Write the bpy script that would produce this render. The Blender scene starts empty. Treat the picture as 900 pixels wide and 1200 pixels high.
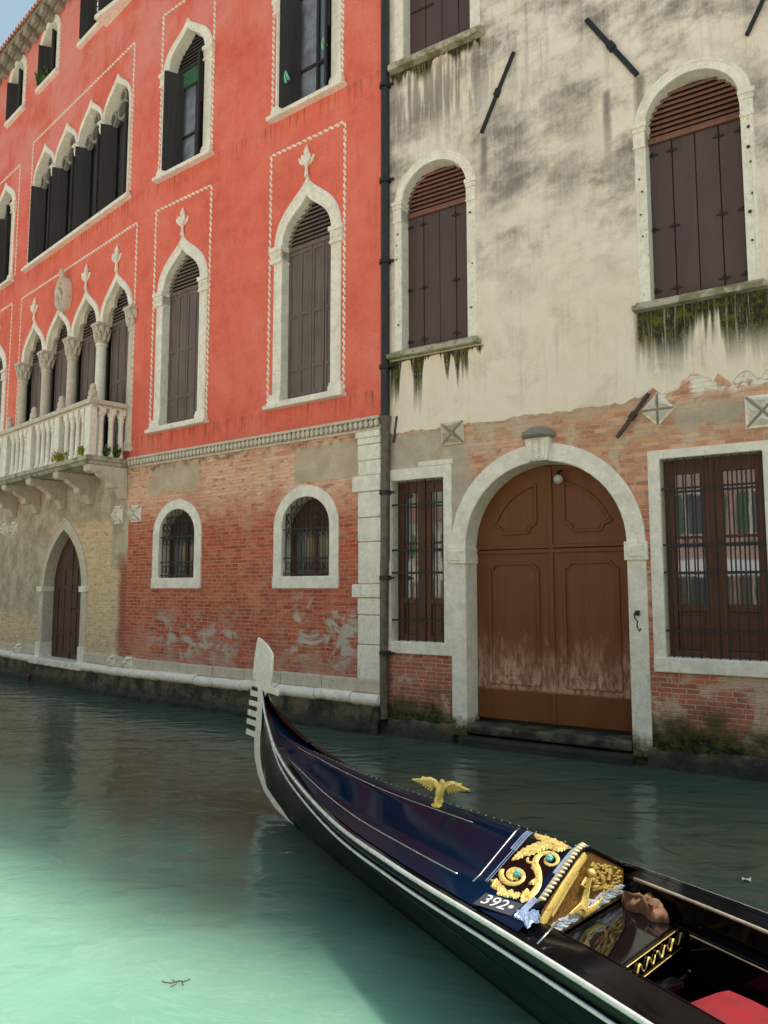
import bpy, math, random
from mathutils import Vector, Matrix
from mathutils.geometry import tessellate_polygon, delaunay_2d_cdt
R = math.radians
rnd = random.Random(7)
S = bpy.context.scene
COL = S.collection

# ------------------------------------------------------------------ materials
class G:
    """small node-graph builder"""
    def __init__(s, name, scale=1.0):
        s.mat = bpy.data.materials.new(name); s.mat.use_nodes = True
        s.nt = s.mat.node_tree; s.nt.nodes.clear()
        s.out = s.nt.nodes.new('ShaderNodeOutputMaterial')
        s.bs = s.nt.nodes.new('ShaderNodeBsdfPrincipled')
        s.nt.links.new(s.bs.outputs[0], s.out.inputs[0])
        tc = s.nt.nodes.new('ShaderNodeTexCoord'); s.P = tc.outputs['Object']
        sp = s.nt.nodes.new('ShaderNodeSeparateXYZ'); s.nt.links.new(s.P, sp.inputs[0])
        s.u, s.y, s.h = sp.outputs
    def put(s, sock, v):
        if isinstance(v, bpy.types.NodeSocket): s.nt.links.new(v, sock)
        elif isinstance(v, (tuple, list)):
            v = tuple(v)
            if len(sock.default_value) == 4 and len(v) == 3: v += (1,)
            sock.default_value = v
        else: sock.default_value = v
    def m(s, op, a, b=None, c=None):
        n = s.nt.nodes.new('ShaderNodeMath'); n.operation = op
        for i, v in enumerate((a, b, c)):
            if v is not None: s.put(n.inputs[i], v)
        return n.outputs[0]
    def add(s, a, b): return s.m('ADD', a, b)
    def mul(s, a, b): return s.m('MULTIPLY', a, b)
    def sub(s, a, b): return s.m('SUBTRACT', a, b)
    def mx(s, a, b): return s.m('MAXIMUM', a, b)
    def inv(s, a): return s.m('SUBTRACT', 1.0, a)
    def sm(s, x, lo, hi, a=0.0, b=1.0):
        n = s.nt.nodes.new('ShaderNodeMapRange'); n.interpolation_type = 'SMOOTHSTEP'
        if hi < lo: lo, hi, a, b = hi, lo, b, a
        for k, v in ((0, x), (1, lo), (2, hi), (3, a), (4, b)): s.put(n.inputs[k], v)
        return n.outputs[0]
    def mix(s, f, a, b, mode='MIX'):
        n = s.nt.nodes.new('ShaderNodeMix'); n.data_type = 'RGBA'; n.blend_type = mode
        s.put(n.inputs[0], f); s.put(n.inputs[6], a); s.put(n.inputs[7], b)
        return n.outputs[2]
    def vec(s, x, y, z):
        n = s.nt.nodes.new('ShaderNodeCombineXYZ')
        for i, v in enumerate((x, y, z)): s.put(n.inputs[i], v)
        return n.outputs[0]
    def scaled(s, sx, sy, sz, off=(0, 0, 0)):
        n = s.nt.nodes.new('ShaderNodeMapping'); s.put(n.inputs[0], s.P)
        n.inputs['Scale'].default_value = (sx, sy, sz); n.inputs['Location'].default_value = off
        return n.outputs[0]
    def noise(s, scale, detail=4, rough=.55, v=None, dist=0, col=False):
        n = s.nt.nodes.new('ShaderNodeTexNoise')
        s.put(n.inputs['Vector'], v if v is not None else s.P)
        n.inputs['Scale'].default_value = scale; n.inputs['Detail'].default_value = detail
        n.inputs['Roughness'].default_value = rough; n.inputs['Distortion'].default_value = dist
        return n.outputs['Color' if col else 'Fac']
    def voro(s, scale, v=None, feature='F1'):
        n = s.nt.nodes.new('ShaderNodeTexVoronoi'); n.feature = feature
        s.put(n.inputs['Vector'], v if v is not None else s.P); n.inputs['Scale'].default_value = scale
        return n.outputs['Distance']
    def ramp(s, f, stops):
        n = s.nt.nodes.new('ShaderNodeValToRGB'); s.put(n.inputs[0], f)
        e = n.color_ramp.elements
        while len(e) < len(stops): e.new(.5)
        for k, (p, c) in zip(e, stops): k.position = p; k.color = tuple(c) + (1,)
        return n.outputs[0]
    def bump(s, h, strength=.3, dist=.02, prev=None):
        n = s.nt.nodes.new('ShaderNodeBump'); s.put(n.inputs['Height'], h)
        n.inputs['Strength'].default_value = strength; n.inputs['Distance'].default_value = dist
        if prev is not None: s.put(n.inputs['Normal'], prev)
        return n.outputs[0]
    def box(s, u0, u1, h0, h1, soft=.05, wob=None, u=None, h=None):
        u = u or s.u; h = h or s.h
        if wob is not None: u = s.add(u, wob); h = s.add(h, wob)
        a = s.mul(s.sm(u, u0 - soft, u0 + soft), s.sm(u, u1 + soft, u1 - soft))
        b = s.mul(s.sm(h, h0 - soft, h0 + soft), s.sm(h, h1 + soft, h1 - soft))
        return s.mul(a, b)
    def done(s, color, rough=.8, normal=None, **kw):
        s.put(s.bs.inputs['Base Color'], color); s.put(s.bs.inputs['Roughness'], rough)
        if normal is not None: s.put(s.bs.inputs['Normal'], normal)
        for k, v in kw.items(): s.put(s.bs.inputs[k.replace('_', ' ')], v)
        return s.mat

def M_red():
    g = G('red_plaster')
    big = g.noise(.55, 5, .6); mid = g.noise(2.3, 6, .65); fine = g.noise(38, 3, .6)
    streak = g.noise(1.0, 5, .6, g.scaled(7, 1, .45))
    c = g.ramp(g.add(g.mul(big, .6), g.mul(mid, .4)), [(.33, (.66, .122, .084)), (.5, (.83, .18, .122)), (.68, (.88, .25, .178))])
    c = g.mix(.30, c, g.ramp(g.add(g.mul(g.noise(11, 6, .78), .6), g.mul(fine, .4)), [(.32, (.3, .3, .3)), (.68, (.7, .7, .7))]), 'OVERLAY')
    # sun-bleached pink bloom high up
    pink = g.mul(g.sm(g.h, 11.5, 17), g.sm(g.add(big, g.mul(streak, .25)), .5, .72))
    c = g.mix(g.mul(pink, .6), c, (.80, .32, .29))
    dark = g.mul(g.sm(streak, .56, .74), .26)
    c = g.mix(dark, c, (.50, .07, .045))
    c = g.mix(g.mul(g.sm(g.noise(1.1, 7, .72, dist=.4), .54, .68), .26), c, (.92, .34, .25))
    c = g.mix(g.mul(g.sm(g.noise(1.0, 5, .7, g.scaled(15, 1, .5)), .54, .70), .16), c, (.93, .40, .32))
    # damp band and drips under sills
    drip = g.noise(1.0, 4, .7, g.scaled(16, 1, .8))
    for (h1, dh) in ((5.83, .5), (11.78, .55)):
        b = g.mul(g.sm(g.h, h1 - dh, h1), g.sm(g.h, h1 + .05, h1))
        c = g.mix(g.mul(g.mul(b, g.sm(drip, .48, .66)), .7), c, (.22, .06, .045))
    edge = g.mul(g.sm(g.h, 5.75, 5.38), g.sm(mid, .42, .62))
    c = g.mix(g.mul(edge, .35), c, (.42, .09, .06))
    # trowel marks / mended cracks
    crack = g.sm(g.m('ABSOLUTE', g.sub(g.noise(.9, 6, .6, dist=.6), .5)), .006, .0)
    c = g.mix(g.mul(crack, .3), c, (.44, .06, .04))
    hgt = g.add(g.add(g.mul(mid, .8), g.mul(big, 1.2)), g.mul(fine, .12))
    return g.done(c, .88, g.bump(hgt, .45, .035), Specular_IOR_Level=.2)

def brick_nodes(g, c1, c2, mortar, sx=.25, sy=.073):
    wob = g.noise(3.0, 3, .6, col=True)
    n = g.nt.nodes.new('ShaderNodeTexBrick')
    wv = g.nt.nodes.new('ShaderNodeVectorMath'); wv.operation = 'MULTIPLY_ADD'
    g.put(wv.inputs[0], wob); wv.inputs[1].default_value = (.045, .03, 0); g.put(wv.inputs[2], g.vec(g.u, g.h, 0))
    w2 = g.nt.nodes.new('ShaderNodeVectorMath'); w2.operation = 'MULTIPLY_ADD'
    g.put(w2.inputs[0], g.noise(22, 2, .6, col=True)); w2.inputs[1].default_value = (.02, .012, 0); g.put(w2.inputs[2], wv.outputs[0])
    g.put(n.inputs['Vector'], w2.outputs[0]); n.inputs['Scale'].default_value = 1
    n.inputs['Brick Width'].default_value = sx; n.inputs['Row Height'].default_value = sy
    n.inputs['Mortar Size'].default_value = .009; n.inputs['Mortar Smooth'].default_value = .6
    n.offset = .43; n.squash = .8; n.squash_frequency = 3
    g.put(n.inputs['Color1'], c1); g.put(n.inputs['Color2'], c2); g.put(n.inputs['Mortar'], mortar)
    return n.outputs['Color'], n.outputs['Fac']

def M_brick_red():       # ground storey of the red palace, both walls
    out = []
    for left in (False, True):
        g = G('old_brick_left' if left else 'old_brick')
        w = g.mul(g.sub(g.noise(1.6, 6, .65), .5), 1.1); mid = g.noise(2.2, 6, .7); fine = g.noise(30, 4, .7)
        patch = g.noise(1, 2, .6, g.scaled(4.2, 1, 13.5)); worn = g.noise(1.7, 6, .75, dist=.6); blot = g.noise(.7, 4, .6)
        if left:
            c1, c2, mo = (.90, .68, .42), (.74, .49, .27), (.82, .71, .55)
        else:
            c1, c2, mo = (.74, .19, .088), (.43, .085, .05), (.64, .44, .33)
        if not left:
            dp = g.mul(g.sm(g.add(g.h, g.mul(w, 1.5)), 3.3, 2.0), .8); c1 = g.mix(dp, c1, (.64, .165, .085)); c2 = g.mix(dp, c2, (.40, .085, .052))
        pale = g.sm(g.add(g.h, g.mul(w, 1.3)), 3.5, 4.5)
        c1 = g.mix(pale, c1, (.95, .60, .42)); c2 = g.mix(pale, c2, (.84, .42, .26))
        mo = g.mix(pale, mo, (.76, .60, .47))
        col, fac = brick_nodes(g, c1, c2, mo)
        col = g.mix(g.mul(g.sm(patch, .54, .66), .6), col, (.38, .10, .06) if not left else (.46, .30, .16))
        if not left: col = g.mix(g.mul(g.sm(blot, .5, .66), .45), col, (.58, .13, .075)); col = g.mix(g.mul(g.sm(blot, .46, .32), .35), col, (.86, .36, .19))
        col = g.mix(g.mul(g.sm(patch, .44, .32), .55), col, (.70, .36, .22) if not left else (.68, .54, .36))
        # smeared lime over parts of the courses
        lime = g.mul(g.sm(g.noise(1.3, 6, .72, dist=.4), .54, .66), .45)
        col = g.mix(lime, col, (.60, .38, .27) if not left else (.58, .49, .36))
        rend = None
        if left:
            grey = g.mx(g.box(-1.9, -.05, 2.9, 5.2, .06, g.mul(w, .5)), g.box(-9, -4.2, 1.7, 4.9, .3, w))
            grey = g.mx(grey, g.box(-4.4, -1.2, 4.0, 5.3, .12, g.mul(w, .5)))
            hole = g.box(-2.2, -.75, 2.2, 4.02, .05, g.mul(w, .35))
            grey = g.mul(grey, g.inv(hole))
            rc = g.mix(g.sm(mid, .35, .68), (.40, .32, .22), (.66, .56, .42))
            col = g.mix(grey, col, rc); rend = grey
            red = g.sm(g.add(g.u, g.mul(w, .35)), -.5, -.2)
            col = g.mix(g.mul(red, g.sm(g.h, 3.4, 2.8)), col, g.mix(fac, (.42, .11, .06), (.46, .31, .23)))
        else:
            pt = g.box(-2.13, -.58, 4.36, 5.02, .03, g.mul(w, .10))
            pt = g.mx(pt, g.box(-6.5, -4.9, 4.5, 5.1, .08, g.mul(w, .8)))
            lo = g.mx(g.box(-6.3, -3.6, .95, 1.75, .3, g.mul(w, 1.3)), g.box(-2.2, -.6, 1.0, 2.25, .3, g.mul(w, 2.0)))
            lo = g.mul(lo, g.sm(g.noise(1, 6, .7, g.scaled(1.7, 1, 2.6), .5), .48, .58))
            rend = g.mx(pt, lo)
            rc = g.mix(g.sm(mid, .35, .68), (.52, .40, .27), (.68, .54, .40))
            rc = g.mix(g.sm(g.h, 3, 2), rc, (.58, .52, .45))
            col = g.mix(rend, col, rc)
        # pale salt band near the bottom, soot line under the cornice
        salt = g.mul(g.sm(g.add(g.h, w), 1.5, .8), g.sm(mid, .4, .62))
        col = g.mix(g.mul(salt, .5), col, (.56, .43, .33))
        soot = g.mul(g.sm(g.add(g.h, g.mul(w, .5)), 4.85, 5.18), g.sm(g.noise(5, 4, .7), .45, .62))
        col = g.mix(g.mul(soot, .75), col, (.09, .065, .045))
        col = g.mix(.30, col, g.ramp(fine, [(.3, (.28, .28, .28)), (.7, (.72, .72, .72))]), 'OVERLAY')
        hh = g.add(g.mul(g.inv(fac), g.inv(rend)), g.add(g.add(g.mul(rend, 1.1), g.mul(patch, .9)), g.add(g.mul(fine, .7), g.mul(worn, 1.2))))
        out.append(g.done(col, .92, g.bump(hh, .7, .025), Specular_IOR_Level=.15))
    return out

def M_cream(coat):
    g = G('weathered_cream_plaster' if coat else 'old_brick_and_render')
    w = g.sub(g.noise(1.5, 6, .65), .5); mid = g.noise(2.4, 6, .7); fine = g.noise(32, 4, .7); big = g.noise(.5, 4, .55)
    streak = g.noise(1.0, 6, .65, g.scaled(5.5, 1, .35)); scratch = g.noise(1.0, 3, .6, g.scaled(24, 1, 1.7))
    c = g.ramp(g.add(g.mul(big, .5), g.mul(mid, .5)), [(.3, (.74, .62, .50)), (.48, (.89, .775, .65)), (.7, (.95, .875, .78))])
    warm = g.sm(g.h, 9.0, 5.8)
    c = g.mix(g.mul(warm, .35), c, (.93, .76, .56))
    blot = g.noise(1.15, 7, .72, dist=.5)
    c = g.mix(g.mul(g.sm(blot, .50, .64), .30), c, (.50, .42, .33))
    c = g.mix(g.mul(g.sm(g.noise(1.0, 5, .7, g.scaled(13, 1, .55)), .52, .68), g.sm(blot, .38, .6, .05, .32)), c, (.38, .33, .28))
    c = g.mix(.22, c, g.ramp(g.noise(13, 5, .75), [(.3, (.3, .3, .3)), (.7, (.7, .7, .7))]), 'OVERLAY')
    c = g.mix(g.mul(g.sm(g.noise(2.1, 6, .7, g.scaled(1, 1, 1, (5, 0, 3))), .56, .66), .35), c, (.93, .87, .76))
    # broad soot clouds, dragged diagonally by wind and rain
    diag = g.noise(.75, 6, .66, g.vec(g.add(g.u, g.mul(g.h, .35)), 0, g.mul(g.sub(g.h, g.mul(g.u, .25)), 1.5)))
    cl = g.mul(g.sm(diag, .44, .66), g.sm(g.h, 6.4, 8.4))
    cl = g.mx(cl, g.mul(g.box(1.7, 3.6, 8.3, 10.4, .55, g.mul(w, 1.6)), g.sm(diag, .36, .60)))
    c = g.mix(g.mul(cl, g.sm(scratch, .3, .6, .68, .9)), c, (.19, .17, .155))
    # dark rain curtains from above and below the first-floor sill
    cur = g.mul(g.sm(streak, .5, .68), g.sm(g.h, 8.9, 11.5))
    c = g.mix(g.mul(cur, .42), c, (.16, .145, .13))
    cur2 = g.mul(g.box(.0, 2.0, 10.4, 11.75, .35), g.sm(g.noise(1.0, 3, .6, g.scaled(9, 1, .5)), .44, .58))
    c = g.mix(g.mul(cur2, .7), c, (.19, .17, .15))
    # stains below the tie bars
    for (u0, h1, ln, wd) in ((4.43, 9.9, 1.7, .12), (3.95, 9.85, 1.5, .09), (1.9, 9.8, 1.2, .1)):
        st = g.mul(g.sm(g.m('ABSOLUTE', g.sub(g.add(g.u, g.mul(w, .12)), u0)), wd, .02), g.mul(g.sm(g.h, h1 - ln, h1 - .2), g.sm(g.h, h1 + .1, h1)))
        c = g.mix(g.mul(st, .75), c, (.17, .15, .13))
    # moss and algae hanging below the sills
    al2 = g.noise(7, 5, .75); fst = g.noise(1.0, 4, .7, g.scaled(26, 1, .8))
    for (u0, u1, h1, ln, k) in ((4.22, 6.1, 6.36, 1.05, -.13), (.0, 1.9, 6.32, 1.2, .03), (.0, 1.95, 11.63, .42, .0)):
        n1 = g.noise(1.0, 3, .6, g.scaled(3.4, 1, .2, (h1, 0, 0)))
        L = g.add(.02, g.mul(g.sm(n1, .40 + k, .66 + k), ln))
        dep = g.m('DIVIDE', g.sub(h1, g.add(g.h, g.mul(g.sub(fst, .5), .16))), L)
        a = g.mul(g.sm(dep, 1.0, .35), g.sm(g.add(fst, g.mul(al2, .5)), .46, .74, .25, 1))
        a = g.mul(a, g.mul(g.mul(g.sm(g.u, u0, u0 + .1), g.sm(g.u, u1, u1 - .12)), g.sm(g.h, h1 + .03, h1)))
        gc = g.mix(g.sm(al2, .46, .62), (.030, .028, .018), (.13, .125, .025))
        c = g.mix(a, c, gc)
    run = g.mul(g.sm(g.noise(1.0, 3, .6, g.scaled(14, 1, .5)), .56, .66), g.mul(g.sm(g.h, 5.2, 6.2), g.sm(g.h, 6.4, 6.3)))
    c = g.mix(g.mul(run, .35), c, (.84, .78, .66))
    # exposed brick below
    edge = g.add(g.add(g.h, g.mul(w, .10)), g.mul(g.sm(g.u, 3.9, 4.7), g.add(-.2, g.mul(g.sub(g.noise(3, 4, .6), .5), .5))))
    low = 0.0 if coat else 1.0
    b1 = g.mix(g.sm(g.h, 1.6, 1.0), (.74, .27, .14), (.58, .18, .11)); b2 = (.42, .13, .08)
    up = g.sm(g.h, 3.2, 4.2)
    b1 = g.mix(up, b1, (.82, .45, .27)); b2 = g.mix(up, b2, (.54, .22, .13))
    bc, fac = brick_nodes(g, b1, b2, (.62, .51, .40), .24, .068)
    patch = g.noise(1, 2, .6, g.scaled(4.2, 1, 14))
    bc = g.mix(g.mul(g.sm(patch, .4, .3), .45), bc, (.66, .40, .27)); bc = g.mix(g.mul(g.sm(patch, .58, .7), .45), bc, (.36, .15, .095))
    lime = g.sm(g.noise(1.5, 6, .72, dist=.5), .5, .6)
    bc = g.mix(g.mul(lime, .65), bc, (.74, .60, .45))
    # remains of grey render round the gate and left window
    rn = g.mx(g.box(.0, 1.02, 4.3, 5.0, .10, g.mul(w, .5)), g.mx(g.box(1.0, 1.6, 3.2, 4.75, .1, g.mul(w, .6)), g.box(4.75, 5.65, 4.62, 4.92, .12, g.mul(w, .7))))
    rn = g.mx(rn, g.mul(g.box(1.6, 4.2, 4.9, 5.2, .1, w), .45))
    bc = g.mix(rn, bc, g.mix(g.sm(mid, .3, .7), (.44, .37, .28), (.62, .53, .42)))
    wl = g.box(4.55, 6.6, 5.07, 5.32, .05, g.mul(w, .45))
    if not coat: c = bc
    c = g.mix(g.mul(wl if not coat else 0.0, g.sm(g.noise(4, 4, .6), .4, .5)), c, (.92, .86, .76))
    # algae at the waterline
    wh = g.add(g.h, g.mul(w, .9))
    c = g.mix(g.mul(g.sm(wh, 1.0, .5), g.sm(mid, .3, .6)), c, (.10, .085, .035))
    c = g.mix(g.sm(wh, .62, .3), c, g.mix(g.sm(g.noise(9, 4, .7), .4, .62), (.018, .02, .012), (.075, .085, .02)))
    c = g.mix(.28, c, g.ramp(fine, [(.3, (.3, .3, .3)), (.7, (.7, .7, .7))]), 'OVERLAY')
    isb = g.mul(low, g.inv(rn))
    hh = g.add(g.add(g.mul(g.mul(g.inv(fac), isb), .9), g.mul(g.inv(low), 1.6)), g.add(g.mul(rn, .7), g.add(g.mul(mid, .55), g.mul(fine, .35))))
    return g.done(c, .92, g.bump(hh, .7, .022), Specular_IOR_Level=.15)

def M_stone(name, base=(.70, .65, .56), dirt=.5, moss=0.0, low=None):
    g = G(name)
    mid = g.noise(3.1, 6, .7); fine = g.noise(26, 5, .75); str_ = g.noise(1, 4, .65, g.scaled(10, 10, 1.2))
    mott = g.noise(9, 6, .75)
    c = g.mix(g.sm(g.add(g.mul(mid, .5), g.mul(mott, .5)), .36, .62), tuple(x * .80 for x in base), tuple(min(1, x * 1.06) for x in base))
    c = g.mix(g.mul(g.sm(g.noise(14, 5, .7), .58, .72), .5 * dirt), c, (.58, .44, .29))
    c = g.mix(g.mul(g.sm(g.add(g.mul(fine, .45), g.add(g.mul(str_, .3), g.mul(mid, .25))), .52, .66), dirt), c, (.20, .175, .14))
    pit = g.sm(g.voro(17, g.scaled(1, 1, 1)), .11, .05)
    c = g.mix(g.mul(pit, .55 * dirt), c, (.12, .1, .08))
    if moss: c = g.mix(g.mul(g.sm(g.noise(4, 5, .7), .45, .6), moss), c, (.15, .145, .05))
    if low:
        wh = g.add(g.h, g.mul(g.sub(mid, .5), .9))
        c = g.mix(g.sm(wh, low, low * .45), c, g.mix(g.sm(fine, .4, .6), (.025, .027, .014), (.13, .13, .035)))
    return g.done(c, .8, g.bump(g.add(g.mul(mid, .5), g.add(g.mul(mott, .6), g.mul(fine, .4))), .7, .014), Specular_IOR_Level=.25)

def M_algae():
    g = G('algae_stone')
    mid = g.noise(3, 6, .7); fine = g.noise(18, 5, .75); bl = g.noise(1.3, 3, .5, g.scaled(1, 1, .3))
    c = g.mix(g.sm(mid, .4, .62), (.022, .021, .012), (.15, .135, .08))
    c = g.mix(g.mul(g.sm(bl, .56, .64), .7), c, (.17, .12, .055))
    c = g.mix(g.mul(g.sm(fine, .55, .7), .5), c, (.20, .17, .12))
    c = g.mix(g.mul(g.sm(g.h, .30, .08), .85), c, (.012, .013, .008))
    return g.done(c, .7, g.bump(g.add(mid, fine), .9, .04))

def M_wood(name, a, b, rough=.55, grain=14, wear=None, coat=0):
    g = G(name)
    gr = g.noise(1, 4, .6, g.scaled(grain * 2.4, grain * 2.4, .9)); bl = g.noise(1.6, 4, .6)
    c = g.mix(g.sm(g.add(g.mul(gr, .6), g.mul(bl, .4)), .36, .64), a, b)
    if wear:
        h0, h1, wc = wear
        n = g.noise(1, 7, .7, g.scaled(5, 5, 1.3)); n5 = g.noise(1, 5, .7, g.scaled(16, 16, 5))
        k = g.mul(g.sm(g.add(g.h, g.mul(g.sub(n, .5), 1.9)), h1, h0), g.sm(n5, .40, .58, .25, 1.0))
        k = g.mul(k, g.sm(g.h, .80, .86))
        c = g.mix(g.mul(k, .92), c, wc)
    return g.done(c, g.sm(bl, .3, .7, rough - .08, rough + .1), g.bump(gr, .15, .006), Coat_Weight=coat, Specular_IOR_Level=.35)

def M_plain(name, c, rough=.6, var=.25, metal=0, scale=9, coat=0, bump=.15):
    g = G(name); n = g.noise(scale, 5, .65)
    col = g.mix(g.sm(n, .3, .7), tuple(x * (1 - var) for x in c), tuple(min(1, x * (1 + var)) for x in c))
    return g.done(col, g.sm(n, .3, .7, max(.02, rough - .08), min(1, rough + .08)), g.bump(g.noise(scale * 4, 3, .6), bump, .004), Metallic=metal, Coat_Weight=coat)

def M_lacquer(name, c, rough=.08, spec=.5, coat=.8):
    g = G(name); n = g.noise(2.5, 3, .5)
    return g.done(c, g.sm(n, .35, .7, rough * .6, rough * 1.8), g.bump(g.noise(1.1, 1, .3), .04, .02), Specular_IOR_Level=spec, Coat_Weight=coat, Coat_Roughness=.03)

def M_gold():
    g = G('gilding'); n = g.noise(42, 5, .75); n2 = g.noise(150, 2, .6)
    c = g.mix(g.sm(n, .34, .5), (.50, .24, .035), (.98, .72, .20)); c = g.mix(g.mul(g.sm(n2, .5, .7), .5), c, (1, .88, .5))
    return g.done(c, .38, g.bump(g.add(n, g.mul(n2, .6)), .5, .005), Metallic=.25)

def M_water():
    g = G('canal_water')
    # ripples run along the canal: stretch the noise in that direction
    rot = g.nt.nodes.new('ShaderNodeMapping'); g.put(rot.inputs[0], g.P)
    rot.inputs['Rotation'].default_value = (0, 0, R(14)); rot.inputs['Scale'].default_value = (1.0, 1.7, 1)
    v = rot.outputs[0]
    n1 = g.noise(1.3, 2, .45, v, 1.0); n2 = g.noise(3.8, 3, .5, v, .7); n3 = g.noise(13, 3, .55, v)
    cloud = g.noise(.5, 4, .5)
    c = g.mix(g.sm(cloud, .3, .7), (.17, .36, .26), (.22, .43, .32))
    caustic_swirl = g.noise(1.1, 4, .6, v, 2.2)
    c = g.mix(g.mul(g.sm(g.m('ABSOLUTE', g.sub(caustic_swirl, .5)), .035, .0), .16), c, (.34, .52, .42))  # pale lines in the base colour imitate caustic light
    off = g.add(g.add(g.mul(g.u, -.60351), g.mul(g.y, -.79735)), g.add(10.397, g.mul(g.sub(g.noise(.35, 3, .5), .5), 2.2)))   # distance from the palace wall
    c = g.mix(g.sm(off, 7.6, 4.6), c, g.mix(g.sm(cloud, .35, .65), (.044, .084, .058), (.066, .100, .068)))  # shade painted into the base: darker towards the palace, paler near the viewer
    hgt = g.add(g.mul(n1, 1.0), g.add(g.mul(n2, .22), g.mul(n3, .075)))
    g.bs.subsurface_method = 'BURLEY'; g.bs.inputs['Subsurface Radius'].default_value = (.8, 1.0, .9)   # turbid water: light spreads sideways
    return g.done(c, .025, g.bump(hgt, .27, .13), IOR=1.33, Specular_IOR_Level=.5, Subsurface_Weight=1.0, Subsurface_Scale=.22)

def M_glass():
    g = G('old_window_glass'); n = g.noise(1.6, 2, .5)
    return g.done((.20, .21, .22), .025, g.bump(n, .05, .03), Metallic=.6, Specular_IOR_Level=.9, IOR=1.6)

def M_leaf(name, a, b):
    g = G(name); n = g.noise(40, 2, .5)
    return g.done(g.mix(n, a, b), .6)

MAT = {}
MAT['red'] = M_red(); MAT['brick'], MAT['brick_left'] = M_brick_red(); MAT['cream'] = M_cream(True); MAT['cream_brick'] = M_cream(False)
MAT['stone'] = M_stone('istrian_stone', (.95, .88, .76), .55)
MAT['stone_low'] = M_stone('istrian_stone_wet_foot', (.95, .88, .76), .5, low=.5)
MAT['stone_old'] = M_stone('grey_weathered_stone', (.70, .61, .49), .75)
MAT['stone_dark'] = M_stone('soot_stone', (.30, .27, .23), .8)
MAT['stone_moss'] = M_stone('mossy_stone', (.52, .47, .36), .75, .75)
MAT['algae'] = M_algae()
MAT['shutter_grey'] = M_wood('grey_brown_shutter', (.125, .094, .080), (.20, .155, .132), .65)
MAT['shutter_black'] = M_wood('black_brown_shutter', (.026, .021, .020), (.050, .042, .040), .55)
MAT['shutter_brown'] = M_wood('plum_brown_shutter', (.088, .054, .050), (.108, .068, .063), .5, 3)
MAT['louvre'] = M_wood('red_brown_louvre', (.17, .075, .05), (.26, .12, .08), .55)
MAT['gate'] = M_wood('brown_gate_paint', (.155, .049, .0115), (.19, .064, .017), .5, 4, (.75, 1.75, (.66, .37, .26)))
MAT['frame'] = M_wood('red_brown_window_frame', (.085, .032, .017), (.15, .06, .032), .4)
MAT['door_old'] = M_wood('dark_maroon_door', (.055, .024, .018), (.11, .05, .037), .6)
MAT['iron'] = M_plain('wrought_iron', (.014, .013, .013), .55, .4)
MAT['rust'] = M_plain('rusty_iron', (.07, .05, .04), .8, .5)
MAT['pipe_dark'] = M_plain('dark_pipe', (.018, .02, .022), .45, .4)
MAT['pipe_brown'] = M_plain('brown_pipe', (.13, .10, .082), .5, .35)
MAT['glass'] = M_glass()
MAT['globe'] = M_plain('frosted_glass_globe', (.48, .46, .42), .2, .15)
MAT['tile'] = M_plain('roof_tile', (.30, .13, .07), .9, .5, scale=5)
MAT['eave'] = M_stone('eave_stone', (.36, .31, .25), .8)
MAT['curtain'] = M_plain('pale_curtain', (.22, .25, .30), .8, .3, scale=4)
MAT['green_cloth'] = M_plain('green_blind', (.03, .12, .06), .7, .3)
MAT['strap'] = M_plain('pale_green_strap', (.25, .65, .40), .6, .2)
MAT['lacquer'] = M_lacquer('black_lacquer', (.0028, .003, .0038), .09, .14, .0)
MAT['lacquer_step'] = M_lacquer('polished_black', (.003, .0032, .004), .05, .6, .2)
MAT['deck'] = M_lacquer('black_lacquer_sky_tint', (.0015, .0105, .033), .05, .06, .0)  # black lacquer, the blue of its sky reflection put into the colour
MAT['hull'] = M_lacquer('hull_black', (.003, .006, .0055), .12, .14, .0)
MAT['gold'] = M_gold()
MAT['brass'] = M_plain('dull_brass', (.34, .26, .15), .35, .2, metal=.5)
MAT['steel'] = M_plain('polished_steel', (.60, .60, .58), .22, .1, metal=.9)
MAT['strip'] = M_plain('bright_edge_metal', (.82, .80, .76), .3, .1, metal=.25)
MAT['ferro'] = M_plain('pale_bow_metal', (.93, .88, .78), .22, .05, metal=.15, bump=.05)
MAT['silver_tint'] = M_plain('silver_reflection_tint', (.34, .44, .64), .4, .2, metal=.3, scale=40)  # silver whose bluish reflection is put into the base colour
MAT['teal'] = M_plain('teal_boss', (.15, .50, .47), .4, .3, scale=40)
MAT['red_cloth'] = M_plain('red_upholstery', (.22, .002, .007), .85, .2)
MAT['tan_cloth'] = M_plain('tan_cloth', (.22, .105, .055), .9, .45, scale=22)
MAT['white'] = M_plain('white_paint', (.8, .8, .8), .5, .05)
MAT['plate'] = M_plain('dark_plate', (.055, .058, .07), .4, .1)
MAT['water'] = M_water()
MAT['bounce_ground'] = M_stone('bounce_paving', (.83, .76, .66), .12)  # near-white so that the unseen ground bounces sunlight
MAT['pink_wall'] = M_plain('pink_house_wall', (.66, .40, .33), .9, .15, scale=1.5)
MAT['pale_wall'] = M_plain('pale_house_wall', (.76, .70, .58), .9, .12, scale=1.5)
MAT['awning'] = M_plain('white_awning', (.75, .75, .73), .8, .06)
MAT['green_leaf'] = M_leaf('green_leaf', (.03, .09, .015), (.08, .16, .03))
MAT['yellow_leaf'] = M_leaf('yellow_green_leaf', (.18, .20, .02), (.42, .36, .03))
MAT['twig'] = M_plain('twig', (.10, .07, .04), .8)

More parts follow.
